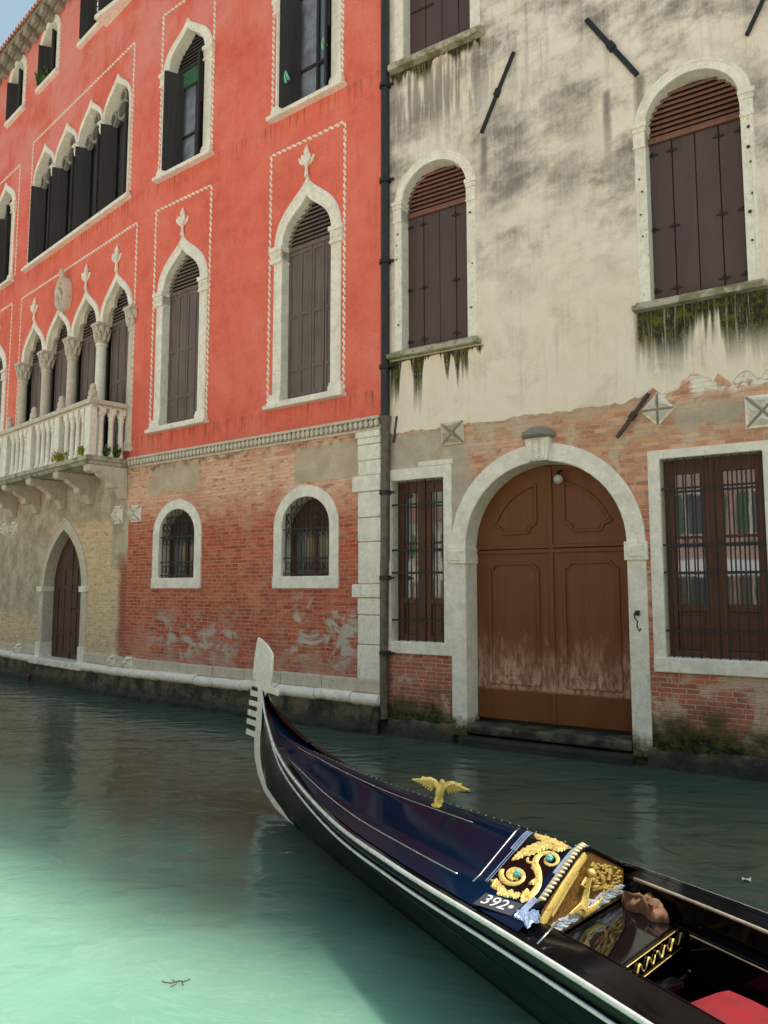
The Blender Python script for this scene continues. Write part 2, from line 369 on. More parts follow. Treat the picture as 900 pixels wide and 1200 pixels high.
# ------------------------------------------------------------------ mesh builder
class MB:
    def __init__(s): s.v = []; s.f = []
    def add(s, vs, fs):
        k = len(s.v); s.v += [tuple(p) for p in vs]; s.f += [tuple(i + k for i in f) for f in fs]; return s
    def box(s, x0, x1, y0, y1, z0, z1):
        return s.add([(x, y, z) for z in (z0, z1) for y in (y0, y1) for x in (x0, x1)],
                     [(0, 2, 3, 1), (4, 5, 7, 6), (0, 1, 5, 4), (2, 6, 7, 3), (0, 4, 6, 2), (1, 3, 7, 5)])
    def obox(s, c, ax, ay, az):       # oriented box, half-axis vectors
        c, ax, ay, az = map(Vector, (c, ax, ay, az))
        vs = [c + ax * i + ay * j + az * k for k in (-1, 1) for j in (-1, 1) for i in (-1, 1)]
        return s.add(vs, [(0, 2, 3, 1), (4, 5, 7, 6), (0, 1, 5, 4), (2, 6, 7, 3), (0, 4, 6, 2), (1, 3, 7, 5)])
    def bar(s, a, b, w, d=None):
        a, b = Vector(a), Vector(b); t = (b - a); L = t.length / 2; t.normalize()
        up = Vector((0, 1, 0)) if abs(t.y) < .9 else Vector((0, 0, 1))
        n = t.cross(up).normalized(); o = n.cross(t)
        return s.obox((a + b) / 2, t * L, n * (w / 2), o * ((d or w) / 2))
    def prism(s, poly, y0, y1):       # poly in (x,z)
        n = len(poly); vs = [(x, y0, z) for x, z in poly] + [(x, y1, z) for x, z in poly]
        tri = tessellate_polygon([[Vector((x, z, 0)) for x, z in poly]])
        fs = [tuple(t) for t in tri] + [tuple(i + n for i in reversed(t)) for t in tri]
        fs += [(i, (i + 1) % n, (i + 1) % n + n, i + n) for i in range(n)]
        return s.add(vs, fs)
    def sheet(s, outer, holes, y=0.0):
        """flat wall with openings"""
        def clean(l):
            o = []
            for p in l:
                if not o or math.hypot(p[0] - o[-1][0], p[1] - o[-1][1]) > 1e-4: o.append(p)
            return o
        loops = [outer] + [clean(h) for h in holes]; pts, ed = [], []
        for l in loops:
            k = len(pts); pts += [Vector(p) for p in l]; ed += [(k + i, k + (i + 1) % len(l)) for i in range(len(l))]
        vs, _, fs = delaunay_2d_cdt(pts, ed, [], 1, 1e-5)[:3]
        def inside(p, l):
            r = False
            for (x0, z0), (x1, z1) in zip(l, l[1:] + l[:1]):
                if (z0 > p[1]) != (z1 > p[1]) and p[0] < x0 + (x1 - x0) * (p[1] - z0) / (z1 - z0): r = not r
            return r
        keep = []
        for f in fs:
            c = (sum(vs[i][0] for i in f) / len(f), sum(vs[i][1] for i in f) / len(f))
            if not any(inside(c, h) for h in loops[1:]): keep.append(tuple(f))
        return s.add([(v[0], y, v[1]) for v in vs], keep)
    def tube(s, path, r, n=6, caps=True, flat=None, fk=.5):
        P = [Vector(p) for p in path]; m = len(P); rr = r if isinstance(r, (list, tuple)) else [r] * m
        vs = []; ref = None
        for i in range(m):
            t = (P[min(i + 1, m - 1)] - P[max(i - 1, 0)]).normalized()
            if ref is None: ref = Vector((0, 0, 1)) if abs(t.z) < .9 else Vector((1, 0, 0))
            a = t.cross(ref).normalized(); b = a.cross(t).normalized(); ref = b
            for k in range(n):
                w = 2 * math.pi * k / n
                o = (a * math.cos(w) + b * math.sin(w)) * rr[i]
                if flat: o = o - flat * (o.dot(flat) * (1 - fk))
                vs.append(P[i] + o)
        fs = [(i * n + k, i * n + (k + 1) % n, (i + 1) * n + (k + 1) % n, (i + 1) * n + k) for i in range(m - 1) for k in range(n)]
        if caps: fs += [tuple(range(n - 1, -1, -1)), tuple((m - 1) * n + k for k in range(n))]
        return s.add(vs, fs)
    def lathe(s, c, prof, n=12):      # prof: (r,z)
        vs = [(c[0] + r * math.cos(2 * math.pi * k / n), c[1] + r * math.sin(2 * math.pi * k / n), c[2] + z) for r, z in prof for k in range(n)]
        m = len(prof)
        fs = [(i * n + k, i * n + (k + 1) % n, (i + 1) * n + (k + 1) % n, (i + 1) * n + k) for i in range(m - 1) for k in range(n)]
        fs += [tuple(range(n - 1, -1, -1)), tuple((m - 1) * n + k for k in range(n))]
        return s.add(vs, fs)
    def sweep(s, outer, inner, prof, closed=False):
        """prof: list of (f, y): f 0 = outer path, 1 = inner path"""
        n = len(outer); m = len(prof); vs = []
        for (ox, oz), (ix, iz) in zip(outer, inner):
            for f, y in prof: vs.append((ox + (ix - ox) * f, y, oz + (iz - oz) * f))
        fs = []
        for i in range(n if closed else n - 1):
            j = (i + 1) % n
            for k in range(m - 1): fs.append((i * m + k, j * m + k, j * m + k + 1, i * m + k + 1))
        if not closed: fs += [tuple(range(m)), tuple((n - 1) * m + k for k in range(m - 1, -1, -1))]
        return s.add(vs, fs)
    def grid(s, rows, closed=False):
        n = len(rows[0]); vs = [p for r in rows for p in r]; fs = []
        for i in range(len(rows) - 1):
            for k in range(n if closed else n - 1):
                j = (k + 1) % n; fs.append((i * n + k, i * n + j, (i + 1) * n + j, (i + 1) * n + k))
        return s.add(vs, fs)
    def ball(s, c, r, n=8, sz=1.0):
        return s.lathe(c, [(max(1e-4, r * math.sin(math.pi * i / n)), -r * sz * math.cos(math.pi * i / n)) for i in range(n + 1)], n + 2)

WORLD = {}
def link(o, parent, M):
    COL.objects.link(o); o.parent = parent
    pw = WORLD[parent] if parent else Matrix()
    o.matrix_basis = pw.inverted() @ M; WORLD[o] = M
    return o
def build(name, mb, mat, parent=None, M=Matrix(), bevel=0, smooth=False, seg=2, fix=True):
    me = bpy.data.meshes.new(name); me.from_pydata(mb.v, [], mb.f); me.validate()
    if fix:
        import bmesh
        b = bmesh.new(); b.from_mesh(me); bmesh.ops.remove_doubles(b, verts=b.verts, dist=1e-5)
        bmesh.ops.recalc_face_normals(b, faces=b.faces); b.to_mesh(me); b.free()
    me.materials.append(MAT[mat] if isinstance(mat, str) else mat)
    if smooth:
        for p in me.polygons: p.use_smooth = True
        if smooth == 'auto': me.set_sharp_from_angle(angle=R(40))
    o = bpy.data.objects.new(name, me); link(o, parent, M)
    if bevel:
        md = o.modifiers.new('Bevel', 'BEVEL'); md.width = bevel; md.segments = seg; md.limit_method = 'ANGLE'; md.angle_limit = R(35)
    return o
def empty(name, M, parent=None):
    o = bpy.data.objects.new(name, None); o.empty_display_size = .2
    return link(o, parent, M)
def tag(o, label=None, cat=None, group=None, kind=None):
    for k, v in (('label', label), ('category', cat), ('group', group), ('kind', kind)):
        if v: o[k] = v
    return o
def frame(o, ang, z=0): return Matrix.Translation((o[0], o[1], z)) @ Matrix.Rotation(R(ang), 4, 'Z')

# facade frames: x along the wall (to the right), y into the building, z up
FC = frame((0.07115, 13.1108), -33.242)
FR = frame((0.01633, 13.0272), -37.122)
UB = -7.327
bp = FR @ Vector((UB, 0, 0))
FL = frame((bp.x, bp.y), -43.897)

# ------------------------------------------------------------------ outlines
def bez(p0, p1, p2, p3, n):
    out = []
    for i in range(n + 1):
        t = i / n; k = 1 - t
        out.append(tuple(k**3 * a + 3 * k * k * t * b + 3 * k * t * t * c + t**3 * d for a, b, c, d in zip(p0, p1, p2, p3)))
    return out
def arch(kind, cx, hw, h0, hs, ha, n=9):
    H = ha - hs
    if kind == 'rect': half = [(-hw, hs)]
    elif kind == 'round': half = [(-hw * math.cos(math.pi / 2 * i / n), hs + H * math.sin(math.pi / 2 * i / n)) for i in range(n + 1)]
    elif kind == 'pointed': half = bez((-hw, hs), (-hw, hs + .5 * H), (-.5 * hw, hs + .82 * H), (0, ha), n)
    elif kind == 'ogee':
        half = bez((-hw, hs), (-hw, hs + .42 * H), (-.66 * hw, hs + .58 * H), (-.38 * hw, hs + .73 * H), n)
        half += bez((-.38 * hw, hs + .73 * H), (-.2 * hw, hs + .82 * H), (-.06 * hw, hs + .9 * H), (0, ha), 4)[1:]
    if kind == 'rect': pts = [(-hw, h0), (-hw, hs), (hw, hs), (hw, h0)]
    else: pts = [(-hw, h0)] + half + [(-x, z) for x, z in reversed(half[:-1])] + [(hw, h0)]
    return [(cx + x, z) for x, z in pts]
def lerp_path(a, b, f): return [(x0 + (x1 - x0) * f, z0 + (z1 - z0) * f) for (x0, z0), (x1, z1) in zip(a, b)]
def halfwidth(path, cx, z):
    w = 0
    for (x0, z0), (x1, z1) in zip(path, path[1:]):
        if (z0 - z) * (z1 - z) <= 0 and z0 != z1:
            x = x0 + (x1 - x0) * (z - z0) / (z1 - z0); w = max(w, abs(x - cx))
    return w

# ------------------------------------------------------------------ shared window pieces
def louvre_mesh(path, cx, z0, ztop, y, pitch=.085, shrink=.96):
    m = MB(); z = z0 + pitch * .5
    while z < ztop - .05:
        w = halfwidth(path, cx, z) + .02
        if w > .05: m.obox((cx, y, z), (w, 0, 0), (0, .034, .030), (0, -.010, .011))
        z += pitch
    m.box(cx - halfwidth(path, cx, z0 + .02) * .98, cx + halfwidth(path, cx, z0 + .02) * .98, y - .035, y + .03, z0 - .04, z0 + .045)
    return m
def louvre(path, cx, z0, ztop, y, mat, parent, M, pitch=.085):
    lv = build('louvre', louvre_mesh(path, cx, z0, ztop, y, pitch), mat, parent, M)
    m = MB(); head = [(x, z) for x, z in path if z >= z0]; e = halfwidth(path, cx, z0 + .01)
    m.prism([(cx - e, z0)] + head + [(cx + e, z0)], y + .05, y + .08); build('louvre_gap_shade', m, 'iron', parent, M)  # near-black sheet stands in for shade between the slats
def panel_shutter(cx, hw, z0, z1, y, leaves=4):
    m = MB(); w = 2 * hw / leaves
    for i in range(leaves):
        a = cx - hw + i * w + .006; b = a + w - .012; yy = y + (.012 if i in (0, leaves - 1) else 0)
        m.box(a, b, yy, yy + .03, z0, z1)
        st = .055
        m.box(a, a + st, yy - .018, yy, z0, z1); m.box(b - st, b, yy - .018, yy, z0, z1)
        for (p, q) in ((0, .06), (.20, .225), (.55, .575), (.96, 1)):
            m.box(a + st, b - st, yy - .018, yy, z0 + (z1 - z0) * p, z0 + (z1 - z0) * q)
    return m
def capital(m, x, y, z0, z1, r, leaves=8):
    H = z1 - z0
    m.lathe((x, y, z0), [(r * .95, 0), (r * 1.12, .02), (r * 1.12, .06 * H), (r * .92, .1 * H), (r * .95, .5 * H), (r * 1.3, .82 * H), (r * 1.35, .86 * H)], 14)
    for tier, (zz, rr, ln) in enumerate(((.12, 1.02, .42), (.42, 1.12, .42))):
        for k in range(leaves):
            a = 2 * math.pi * (k + .5 * tier) / leaves; ca, sa = math.cos(a), math.sin(a)
            p = [Vector((x + ca * r * q, y + sa * r * q, z0 + H * w)) for q, w in ((rr, zz), (rr * 1.12, zz + ln * .6), (rr * 1.38, zz + ln), (rr * 1.48, zz + ln * .86))]
            m.tube(p, [r * .26, r * .3, r * .2, r * .07], 5)
    q = r * 1.42
    m.box(x - q, x + q, y - q, y + q, z0 + .87 * H, z1)
def dog_tooth(m, a, b, horiz, pitch=.135, w=.06, y=-.02):
    """staggered little blocks from a to b along u (horiz) or h; two rows"""
    n = max(2, int(round(abs(b[0] - a[0] if horiz else b[1] - a[1]) / pitch)))
    for i in range(n):
        f = (i + .5) / n; x = a[0] + (b[0] - a[0]) * f; z = a[1] + (b[1] - a[1]) * f; L = pitch * .36
        k = rnd.uniform(.85, 1.1)
        if horiz:
            m.box(x - L, x + L * .6, y, .01, z, z + w * .55 * k); m.box(x + L * .2, x + L * 1.5, y * .9, .01, z - w * .5, z + .004)
        else:
            m.box(x, x + w * .55 * k, y, .01, z - L, z + L * .6); m.box(x - w * .5, x + .004, y * .9, .01, z + L * .2, z + L * 1.5)
def finial(m, x, y, z0, z1):
    H = z1 - z0
    m.lathe((x, y, z0), [(.05, 0), (.028, .25 * H), (.04, .32 * H), (.105, .5 * H), (.09, .6 * H), (.05, .7 * H), (.06, .78 * H), (.03, .9 * H), (.004, H)], 8)
    for k in range(6):
        a = math.pi / 3 * k + .3; c, s_ = math.cos(a), math.sin(a)
        m.tube([(x + c * .06, y + s_ * .04, z0 + .38 * H), (x + c * .14, y + s_ * .07, z0 + .5 * H), (x + c * .17, y + s_ * .08, z0 + .62 * H), (x + c * .13, y + s_ * .07, z0 + .6 * H)], [.03, .04, .028, .012], 5)

# ------------------------------------------------------------------ red palace
palace = tag(empty('red_palace', FR), 'red plastered gothic palace with ogee windows over a bare brick ground storey', 'building')
holesR_up, holesR_lo, holesL_up, holesL_lo = [], [], [], []

def surround(path_o, path_i, parent, M, depth, proud=.05, mat='stone', name='window', mould=True, bev=.008):
    m = MB(); p = proud
    prof = [(0, .03), (0, -p * .5), (.16, -p), (.30, -p), (.34, -p * .55), (.80, -p * .55), (.86, -p * .75), (1, -p * .75), (1, depth)] if mould else [(0, .03), (0, -p), (1, -p), (1, depth)]
    m.sweep(path_o, path_i, prof)
    return build(name, m, mat, parent, M, bevel=bev)

def ogee_window(M, holes, cx, h0, hs, ha_i, ha_o, frame_box, closed, fin, hw=.635, ow=.94, drip=True):
    """free-standing gothic window: stone frame, pilaster caps, sill, shutters, dog-tooth border"""
    pi = arch('ogee', cx, hw, h0, hs, ha_i); po = arch('ogee', cx, ow - .07, h0, hs, ha_o)
    holes.append(lerp_path(po, pi, .5))
    win = surround(po, pi, palace, M, .22)
    for sd in (-1, 1):          # pilaster jambs, bases and capitals
        m = MB(); xa, xb = cx + sd * hw, cx + sd * (ow - .02); lo, hi = min(xa, xb), max(xa, xb)
        m.box(lo - .012, hi + .02, -.085, .24, hs - .30, hs - .25); m.box(lo - .004, hi, -.065, .24, hs - .25, hs - .06)
        for k in range(4):
            xx = lo + (hi - lo) * (k + .5) / 4
            m.box(xx - .025, xx + .025, -.085, -.06, hs - .2, hs - .09)
        m.box(lo - .03, hi + .03, -.10, .24, hs - .06, hs + .03)
        build('capital', m, 'stone', win, M, bevel=.008)
        m = MB(); m.box(lo - .02, hi + .02, -.085, .24, h0, h0 + .10); m.box(lo - .01, hi + .01, -.07, .24, h0 + .10, h0 + .16); build('jamb_base', m, 'stone', win, M, bevel=.008)
    m = MB(); m.box(cx - ow - .06, cx + ow + .06, -.16, .30, h0 - .13, h0 - .05); m.box(cx - ow - .02, cx + ow + .02, -.11, .30, h0 - .05, h0 + .004)
    build('sill', m, 'stone', win, M, bevel=.014)
    u0, u1, ht = frame_box
    m = MB(); dog_tooth(m, (u0, h0), (u0, ht), False); dog_tooth(m, (u1, h0), (u1, ht), False); dog_tooth(m, (u0, ht), (u1, ht), True)
    build('dog_tooth_border', m, 'stone', win, M)
    if fin:
        m = MB(); finial(m, cx, -.04, ha_o - .04, ha_o + .62); build('finial', m, 'stone', win, M, smooth='auto')
    if closed:
        build('shutter', panel_shutter(cx, hw, h0, hs - .02, .165), 'shutter_grey', win, M, bevel=.004, seg=1)
        louvre(pi, cx, hs - .02, ha_i, .165, 'shutter_grey', win, M)
        return win
    # open: leaves folded back in the reveal, casement behind
    for sd in (-1, 1):
        m = MB(); x = cx + sd * (hw - .03); ln = .52
        m.obox((x - sd * .10, .02, (h0 + hs) / 2 - .02), (.19 * sd * -1 * .55, .20, 0), (.016, .009 * sd, 0), (0, 0, (hs - h0) / 2 - .03))
        m.obox((x - sd * .06, .03, (h0 + hs) / 2 + .5), (.10 * sd * -1 * .55, .12, 0), (.024, .013 * sd, 0), (0, 0, .5))
        build('shutter', m, 'shutter_black', win, M, bevel=.004, seg=1)
    m = MB(); zt = hs + .1
    for x in (cx - hw + .03, cx - .03, cx + hw - .09): m.box(x, x + .06, .27, .33, h0, zt)
    for z in (h0, h0 + .9, zt - .06): m.box(cx - hw + .03, cx + hw - .03, .265, .325, z, z + .06)
    build('casement', m, 'shutter_black', win, M)
    m = MB(); m.box(cx - hw, cx + hw, .31, .32, h0, zt); build('pane', m, 'glass', win, M)
    m = MB(); m.box(cx - hw + .1, cx - .05, .296, .304, h0 + .06, zt - .05); build('curtain', m, 'curtain', win, M)
    louvre(pi, cx, hs + .08, ha_i, .24, 'shutter_black', win, M)
    return win

# right-hand wall
ogee_window(FR, holesR_up, -1.87, 5.98, 9.08, 9.97, 10.36, (-2.87, -.93, 11.1), True, True)
ogee_window(FR, holesR_up, -5.62, 5.98, 9.05, 9.93, 10.26, (-6.63, -4.70, 11.1), True, True)
wA = ogee_window(FR, holesR_up, -1.90, 11.93, 14.40, 15.22, 15.45, (-2.86, -1.0, 15.95), False, False)
wB = ogee_window(FR, holesR_up, -5.64, 11.90, 14.38, 15.22, 15.45, (-6.58, -4.73, 15.95), False, False)
m = MB(); m.box(-6.2, -5.05, .20, .27, 14.0, 14.38); build('roller_blind', m, 'green_cloth', wB, FR)
for (x, z) in ((-2.42, 12.5), (-1.42, 12.75)):
    m = MB(); m.tube([(x, -.09, z + .22), (x + .04, -.10, z + .12), (x + .09, -.10, z)], [.012, .022, .035], 5)
    m.tube([(x, -.09, z + .22), (x - .02, -.10, z + .1), (x + .02, -.10, z - .05)], [.012, .02, .03], 5)
    build('shutter_strap', m, 'strap', wA, FR)

def top_window(M, holes, cx, hw, h0, hs, ha, open_leaf=True):
    pi = arch('round', cx, hw, h0, hs, ha); po = arch('round', cx, hw + .16, h0, hs, ha + .17)
    holes.append(lerp_path(po, pi, .5)); win = surround(po, pi, palace, M, .28)
    m = MB(); m.box(cx - hw - .2, cx + hw + .2, -.12, .28, h0 - .12, h0); build('sill', m, 'stone', win, M, bevel=.012)
    n = len(po); m = MB()
    for i in range(0, n - 1):
        (x0, z0), (x1, z1) = po[i], po[i + 1]; L = math.hypot(x1 - x0, z1 - z0); k = max(1, int(L / .14))
        for j in range(k):
            f = (j + .5) / k; x = x0 + (x1 - x0) * f; z = z0 + (z1 - z0) * f
            ox = x - cx; m.obox((x + .03 * (1 if ox > 0 else -1), -.02, z + (.02 if z > hs else 0)), ((x1 - x0) / L * .045, 0, (z1 - z0) / L * .045), (0, .02, 0), (-(z1 - z0) / L * .03, 0, (x1 - x0) / L * .03))
    build('dog_tooth_border', m, 'stone', win, M)
    for sd in (-1, 1):
        m = MB(); m.obox((cx + sd * (hw - .12), .05, (h0 + hs) / 2), (.10 * -sd, .20, 0), (.02, .01 * sd, 0), (0, 0, (hs - h0) / 2 - .03)); build('shutter', m, 'shutter_black', win, M)
    m = MB(); m.prism(lerp_path(pi, po, .1), .27, .28); build('pane', m, 'glass', win, M)
    return win
top_window(FR, holesR_up, -8.75 - UB - 7.3, .46, 17.25, 18.6, 19.0)
# the same storey further right, above the frame of the picture
top_window(FR, holesR_up, -5.6, .46, 17.25, 18.6, 19.0); top_window(FR, holesR_up, -1.9, .46, 17.25, 18.6, 19.0)

def grille_window(cx):
    hw, h0, hs, ha = .595, 2.63, 3.56, 4.10
    pi = arch('round', cx, hw, h0, hs, ha); po = arch('round', cx, hw + .215, h0 - .0, hs, ha + .21)
    hole = lerp_path(po, pi, .5); holesR_lo.append(hole)
    win = surround(po, pi, palace, FR, .30, .035, mould=False, bev=.012)
    m = MB(); m.box(cx - hw - .225, cx + hw + .225, -.05, .30, h0 - .225, h0 + .003); build('sill', m, 'stone', win, FR, bevel=.014)
    m = MB(); y = .03
    xs = [cx - hw + (i + .5) * 2 * hw / 9 for i in range(9)]
    for x in xs: 
        top = hs + (ha - hs) * math.sqrt(max(0, 1 - ((x - cx) / hw) ** 2)); m.tube([(x, y, h0), (x, y, top)], .011, 5)
    for z in (h0 + .05, h0 + .34, hs - .05): m.bar((cx - hw, y, z), (cx + hw, y, z), .022)
    for x in xs[:-1]:
        xm = x + hw / 9
        m.tube([(xm + .055 * math.cos(a), y, h0 + .19 + .07 * math.sin(a)) for a in [k * math.pi / 5 for k in range(11)]], .009, 4)
        for zz, s_ in ((hs - .16, 1), (hs + .02, -1), (hs + .16, 1), (hs + .30, -1)):
            if zz < hs + (ha - hs) * math.sqrt(max(0, 1 - ((xm - cx) / hw) ** 2)) - .08:
                m.tube([(xm + s_ * .05 * math.cos(a) * (1 - a / 9), y - .01, zz + .06 * math.sin(a)) for a in [k * math.pi / 4 for k in range(8)]], .010, 4)
                m.ball((xm, y - .01, zz + .07), .022, 5)
    build('grille', m, 'iron', win, FR)
    m = MB(); zt = hs + .25
    for x in (cx - hw, cx - .04, cx + hw - .08): m.box(x, x + .08, .25, .30, h0, zt)
    for z in (h0, hs - .05): m.box(cx - hw, cx + hw, .252, .298, z, z + .07)
    m.prism(lerp_path(pi, po, .05), .30, .32)
    build('casement', m, 'frame', win, FR)
    m = MB(); m.box(cx - hw + .08, cx + hw - .08, .285, .29, h0 + .06, hs); build('pane', m, 'glass', win, FR)
    return hole
grille_window(-1.83); grille_window(-5.56)

# left-hand wall: four-light window with columns behind the balcony
def quad_lower():
    cs = [-.95, -2.60, -4.25, -5.90]; hw = .66; h0, hs, ha = 5.55, 8.98, 9.92
    pis, holes = [], []
    grp = None
    for c in cs:
        pi = arch('ogee', c, hw, h0, hs, ha); po = arch('ogee', c, hw + .15, h0, hs, ha + .22)
        hole = [p for p in lerp_path(po, pi, .35)]; holesL_up.append(hole)
        # arch head only, carried by the columns
        po2 = arch('ogee', c, hw + .155, hs, hs, ha + .22); pi2 = arch('ogee', c, hw, hs, hs, ha)
        win = surround(po2, pi2, palace, FL, .24, .05, 'stone', 'window')
        m = MB()                                   # inner cusped order
        cu = [(c - hw, hs)] + bez((c - hw, hs), (c - hw * .95, hs + .3), (c - hw * .8, hs + .42), (c - hw * .5, hs + .36), 5)[1:] + bez((c - hw * .5, hs + .36), (c - hw * .6, hs + .6), (c - hw * .25, hs + .72), (c, ha - .06), 6)[1:]
        cu = cu + [(2 * c - x, z) for x, z in reversed(cu[:-1])]
        oo = arch('ogee', c, hw + .02, hs, hs, ha + .03)[1:-1]
        n = len(cu); oo = [oo[round(i * (len(oo) - 1) / (n - 1))] for i in range(n)]
        m.sweep(oo, cu, [(0, .2), (0, .10), (1, .10), (1, .18)]); build('cusped_tracery', m, 'stone_old', win, FL)
        m = MB(); finial(m, c, -.04, ha + .18, ha + .88); build('finial', m, 'stone', win, FL, smooth='auto')
        build('shutter', panel_shutter(c, hw + .06, h0, hs - .02, .25, 4), 'shutter_grey', win, FL, bevel=.004, seg=1)
        louvre(lerp_path(pi, po, .4), c, hs - .02, ha, .25, 'shutter_grey', win, FL)
    for i, x in enumerate([-.125, -1.775, -3.425, -5.075, -6.725]):
        m = MB(); y = .05
        m.lathe((x, y, h0), [(.19, 0), (.19, .08), (.15, .12), (.18, .17), (.145, .22), (.135, .3), (.122, 2.86), (.145, 2.88), (.145, 2.93), (.12, 2.96)], 18)
        col = build('column', m, 'stone_old' if i != 1 else 'stone', palace, FL, smooth='auto')
        m = MB(); capital(m, x, y, hs - .47, hs + .01, .145); build('capital', m, 'stone_old', col, FL, smooth='auto')
    m = MB(); dog_tooth(m, (-6.98, 5.5), (-6.98, 11.05), False); dog_tooth(m, (-.04, 5.5), (-.04, 11.05), False); dog_tooth(m, (-6.98, 11.05), (-.04, 11.05), True)
    build('dog_tooth_border', m, 'stone', palace, FL)
quad_lower()

def quad_upper():
    cs = [-1.27, -2.75, -4.23, -5.71]; hw = .66; h0, hs, ha = 11.95, 14.42, 15.22
    for c in cs:
        pi = arch('ogee', c, hw, h0, hs, ha); po = arch('ogee', c, hw + .085, h0, hs, ha + .22)
        holesL_up.append(lerp_path(po, pi, .4))
        win = surround(po, pi, palace, FL, .34, .05, 'stone', 'window')
        m = MB()                                   # round tracery in the head
        rr = .27; zc = hs + .12
        ring = [(c + rr * math.cos(a), zc + rr * math.sin(a)) for a in [2 * math.pi * k / 18 for k in range(18)]]
        rin = [(c + (x - c) * .72, zc + (z - zc) * .72) for x, z in ring]
        m.sweep(ring, rin, [(0, .24), (0, .13), (1, .13), (1, .24)], True)
        for sd in (-1, 1):
            lob = [(c + sd * (hw - .13 + .20 * math.cos(a)), hs + .08 + .22 * math.sin(a)) for a in [2 * math.pi * k / 14 for k in range(14)]]
            lin = [(c + sd * (hw - .13) + (x - c - sd * (hw - .13)) * .6, hs + .08 + (z - hs - .08) * .6) for x, z in lob]
            m.sweep(lob, lin, [(0, .24), (0, .15), (1, .15), (1, .24)], True)
        lob = [(c + .17 * math.cos(a), hs + .5 + .17 * math.sin(a)) for a in [2 * math.pi * k / 14 for k in range(14)]]
        lin = [(c + (x - c) * .6, hs + .5 + (z - hs - .5) * .6) for x, z in lob]
        m.sweep(lob, lin, [(0, .24), (0, .14), (1, .14), (1, .24)], True)
        build('cusped_tracery', m, 'stone_dark', win, FL)
        for sd in (-1, 1):
            m = MB(); m.obox((c + sd * (hw - .09), .07, (h0 + hs) / 2 - .04), (.085 * -sd, .19, 0), (.019, .009 * sd, 0), (0, 0, (hs - h0) / 2 - .05))
            build('shutter', m, 'shutter_black', win, FL, bevel=.004, seg=1)
        m = MB(); m.box(c - hw, c + hw, .33, .34, h0, ha); build('pane', m, 'glass', win, FL)
        m = MB()
        for x in (c - hw, c - .04, c + hw - .08): m.box(x, x + .08, .28, .33, h0, hs)
        m.box(c - hw, c + hw, .28, .33, hs - .08, hs); build('casement', m, 'shutter_black', win, FL)
    for x in (-2.01, -3.49, -4.97): m = MB(); capital(m, x, .02, hs - .32, hs + .02, .095, 6); build('capital', m, 'stone', palace, FL, smooth='auto')
    m = MB(); m.box(-6.78, -.40, -.15, .3, 11.80, 11.88); m.box(-6.74, -.44, -.10, .3, 11.88, 11.953); build('sill', m, 'stone', palace, FL, bevel=.012)
    m = MB(); dog_tooth(m, (-6.66, 12.0), (-6.66, 15.85), False); dog_tooth(m, (-.46, 12.0), (-.46, 15.85), False); dog_tooth(m, (-6.66, 15.85), (-.46, 15.85), True)
    build('dog_tooth_border', m, 'stone', palace, FL)
quad_upper()
ogee_window(FL, holesL_up, -8.72, 11.93, 14.40, 15.15, 15.38, (-9.75, -7.62, 15.55), False, False)
ogee_window(FL, holesL_up, -8.80, 5.98, 9.05, 9.93, 10.26, (-9.8, -7.72, 11.1), True, True)
for c in (-5.72, -8.2, -10.9, -2.9): top_window(FL, holesL_up, c, .52, 17.42, 18.75, 19.16)

# escutcheon between the lights
m = MB()
ring = [(-3.80 + .30 * math.sin(a) * (1 - .15 * math.cos(a)), 10.30 + .48 * math.cos(a)) for a in [2 * math.pi * k / 20 for k in range(20)]]
rin = [(-3.80 + (x + 3.80) * .62, 10.30 + (z - 10.30) * .68) for x, z in ring]
m.sweep(ring, rin, [(0, .0), (0, -.16), (.4, -.24), (1, -.18), (1, -.10)], True); m.prism(rin, -.15, 0.0)
m.tube([(-3.80, -.14, 10.74), (-3.88, -.18, 10.86), (-3.80, -.18, 10.95), (-3.72, -.18, 10.86), (-3.80, -.14, 10.76)], .05, 6)
m.tube([(-3.95, -.2, 10.45), (-3.8, -.22, 10.3), (-3.68, -.2, 10.1)], [.05, .06, .04], 6)
build('coat_of_arms', m, 'stone_old', palace, FL, smooth='auto')

# pointed water gate of the left wall
pi = arch('pointed', -3.33, 1.12, .62, 2.40, 3.92); po = arch('pointed', -3.33, 1.40, .62, 2.40, 4.24)
holesL_lo.append([(x, max(z, .3)) for x, z in lerp_path(po, pi, .5)])
gate = surround(po, pi, palace, FL, .27, .05, 'stone_old', 'water_gate')
for sd in (-1, 1):
    m = MB(); lo, hi = sorted((-3.33 + sd * 1.10, -3.33 + sd * 1.44)); m.box(lo, hi, -.09, .42, 2.32, 2.46); build('impost', m, 'stone', gate, FL, bevel=.012)
    m = MB(); m.box(lo + .01, hi - .01, -.07, .42, .6, 1.0); build('jamb_base', m, 'stone', gate, FL, bevel=.012)
m = MB(); m.prism(lerp_path(pi, po, .03), .25, .29)
for k in range(6):
    x0 = -4.43 + k * .367
    for (z0, z1) in ((.75, 1.25), (1.32, 1.82), (1.9, 2.4), (2.5, 2.9)): 
        if halfwidth(pi, -3.33, z1) > max(abs(x0 + .04 + 3.33), abs(x0 + .33 + 3.33)): m.box(x0 + .04, x0 + .33, .23, .25, z0, z1)
m.box(-3.36, -3.30, .22, .26, .62, 3.7); build('door_leaf', m, 'door_old', gate, FL, bevel=.004, seg=1)
m = MB(); m.box(-4.9, -1.85, -.18, .44, .44, .62); build('door_step', m, 'stone_low', gate, FL, bevel=.03)

